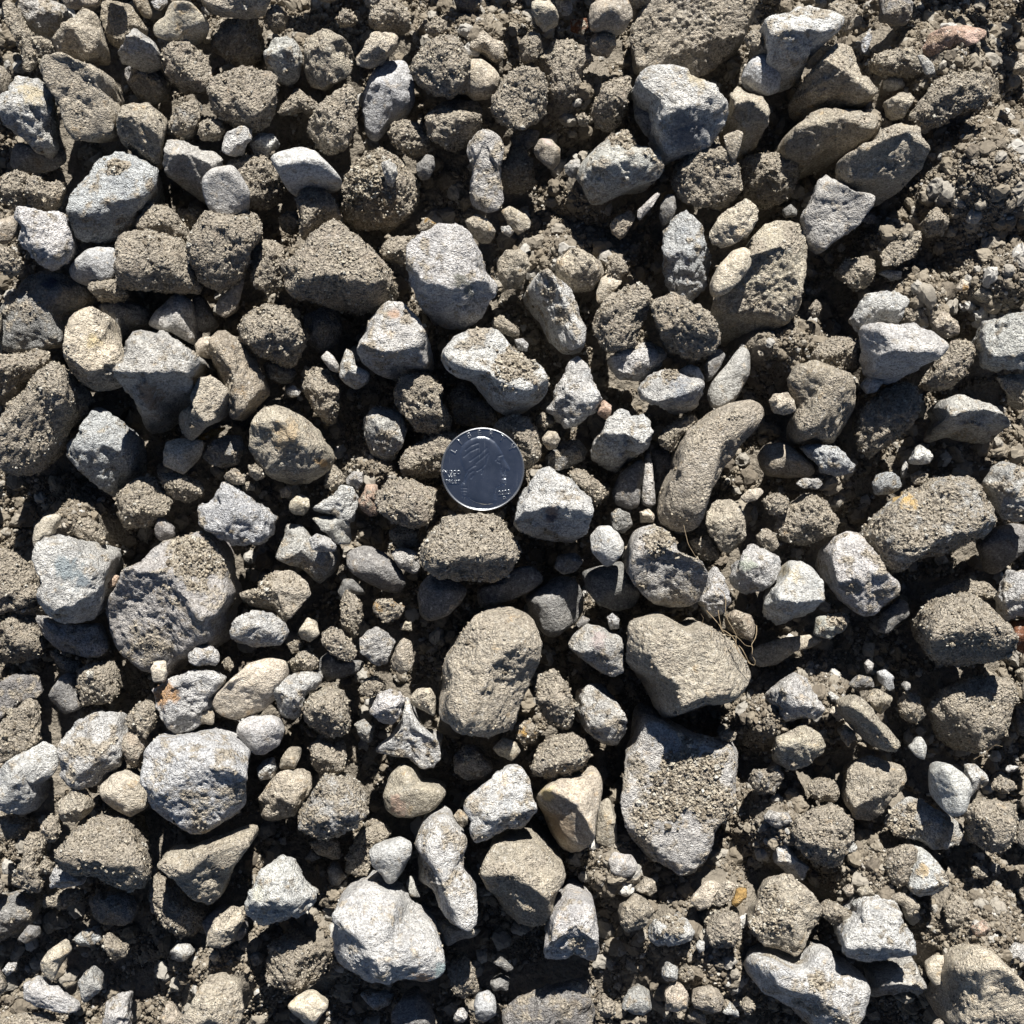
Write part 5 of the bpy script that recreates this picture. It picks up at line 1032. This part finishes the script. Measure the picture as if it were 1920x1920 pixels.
# ------------------------------------------------------------------ loose soil crumbs and grit between the stones (uncountable)
def scatter(name, label, cat, P, S, mat):
    me = bpy.data.meshes.new(name); me.vertices.add(len(P)); me.vertices.foreach_set('co', P.astype(np.float32).ravel())
    a = me.attributes.new('sc', 'FLOAT', 'POINT'); a.data.foreach_set('value', S.astype(np.float32)); me.update()
    o = bpy.data.objects.new(name, me); COL.objects.link(o); me.materials.append(mat)
    g = bpy.data.node_groups.new(name, 'GeometryNodeTree')
    g.interface.new_socket('Geometry', in_out='INPUT', socket_type='NodeSocketGeometry'); g.interface.new_socket('Geometry', in_out='OUTPUT', socket_type='NodeSocketGeometry')
    N, L = g.nodes, g.links
    gi, go = N.new('NodeGroupInput'), N.new('NodeGroupOutput')
    join = N.new('GeometryNodeGeometryToInstance')
    for k in range(4):
        ic = N.new('GeometryNodeMeshIcoSphere'); ic.inputs['Radius'].default_value = 1; ic.inputs['Subdivisions'].default_value = 1 if mat is M_CRUMB else 3
        sp = N.new('GeometryNodeSetPosition'); nz = N.new('ShaderNodeTexNoise'); nz.noise_dimensions = '4D'; nz.inputs['W'].default_value = k*7.3; nz.inputs['Scale'].default_value = .9; nz.inputs['Detail'].default_value = 3.5; nz.inputs['Roughness'].default_value = .6
        sb = N.new('ShaderNodeVectorMath'); sb.operation = 'SUBTRACT'; sb.inputs[1].default_value = (.5, .5, .5)
        ml = N.new('ShaderNodeVectorMath'); ml.operation = 'SCALE'; ml.inputs['Scale'].default_value = 1.9
        L.new(nz.outputs['Color'], sb.inputs[0]); L.new(sb.outputs[0], ml.inputs[0]); L.new(ml.outputs[0], sp.inputs['Offset'])
        sm = N.new('GeometryNodeSetMaterial'); sm.inputs['Material'].default_value = mat
        L.new(ic.outputs['Mesh'], sp.inputs['Geometry']); L.new(sp.outputs[0], sm.inputs['Geometry']); L.new(sm.outputs[0], join.inputs[0])
    ip = N.new('GeometryNodeInstanceOnPoints'); ip.inputs['Pick Instance'].default_value = True
    ri = N.new('FunctionNodeRandomValue'); ri.data_type = 'INT'; ri.inputs['Min'].default_value = 0 if 'Min' in ri.inputs else 0
    for i in ri.inputs:
        if i.type == 'INT' and i.name == 'Max': i.default_value = 3
    rv = N.new('FunctionNodeRandomValue'); rv.data_type = 'FLOAT_VECTOR'
    rv.inputs[0].default_value = (0, 0, 0); rv.inputs[1].default_value = (6.28, 6.28, 6.28)
    rs = N.new('FunctionNodeRandomValue'); rs.data_type = 'FLOAT_VECTOR'; rs.inputs[0].default_value = (.65, .65, .55); rs.inputs[1].default_value = (1.2, 1.2, 1.0)
    na = N.new('GeometryNodeInputNamedAttribute'); na.data_type = 'FLOAT'; na.inputs['Name'].default_value = 'sc'
    sc = N.new('ShaderNodeVectorMath'); sc.operation = 'SCALE'; L.new(rs.outputs[0], sc.inputs[0]); L.new(na.outputs[0], sc.inputs['Scale'])
    L.new(gi.outputs[0], ip.inputs['Points']); L.new(join.outputs[0], ip.inputs['Instance'])
    L.new([q for q in ri.outputs if q.type == 'INT'][0], ip.inputs['Instance Index']); L.new(rv.outputs[0], ip.inputs['Rotation']); L.new(sc.outputs[0], ip.inputs['Scale'])
    L.new(ip.outputs[0], go.inputs[0])
    m = o.modifiers.new('scatter', 'NODES'); m.node_group = g
    return tag(o, label, cat, kind='stuff')
def ground_points(n, rng, clump):
    px = rng.uniform(-130, 2050, n); py = rng.uniform(-130, 2050, n)
    i = ((px-OFF)/CELL).astype(int); j = ((py-OFF)/CELL).astype(int)
    keep = ~COV[j, i] | (rng.random(n) < .10)
    x, y = to_world(px, py, .012); z = ground_h(x, y)
    k = fbm(np.stack([x, y, x*0], 1)/.009, 2)
    keep &= (k + rng.normal(0, .15, n) > clump) & (z < np.where(COV[j, i], 1, 1))
    keep &= ~(COV[j, i] & (H[j, i] > z+.004))
    return np.stack([x, y, z], 1)[keep], rng
r1 = np.random.default_rng(5)
P, _ = ground_points(360000, r1, -.55); S = .00030*np.exp(r1.normal(.1, .45, len(P))); P[:,2] += S*.5 + r1.uniform(0, .0007, len(P))
scatter('soil_crumbs', 'loose brown soil crumbs filling the gaps between the stones', 'soil', P, S, M_CRUMB)
P, _ = ground_points(34000, r1, -.25); S = .0006*np.exp(r1.normal(.15, .45, len(P))); P[:,2] += S*.35
scatter('coarse_grit', 'coarse grit and tiny stones scattered in the soil', 'grit', P, S, M_PEB)
P, _ = ground_points(7000, r1, -.3); S = .0015*np.exp(r1.normal(.25, .42, len(P))); S = np.minimum(S, .0030); P[:,2] += S*.2
scatter('fine_gravel', 'fine gravel lying deep between the larger stones', 'gravel', P, S, M_PEB)
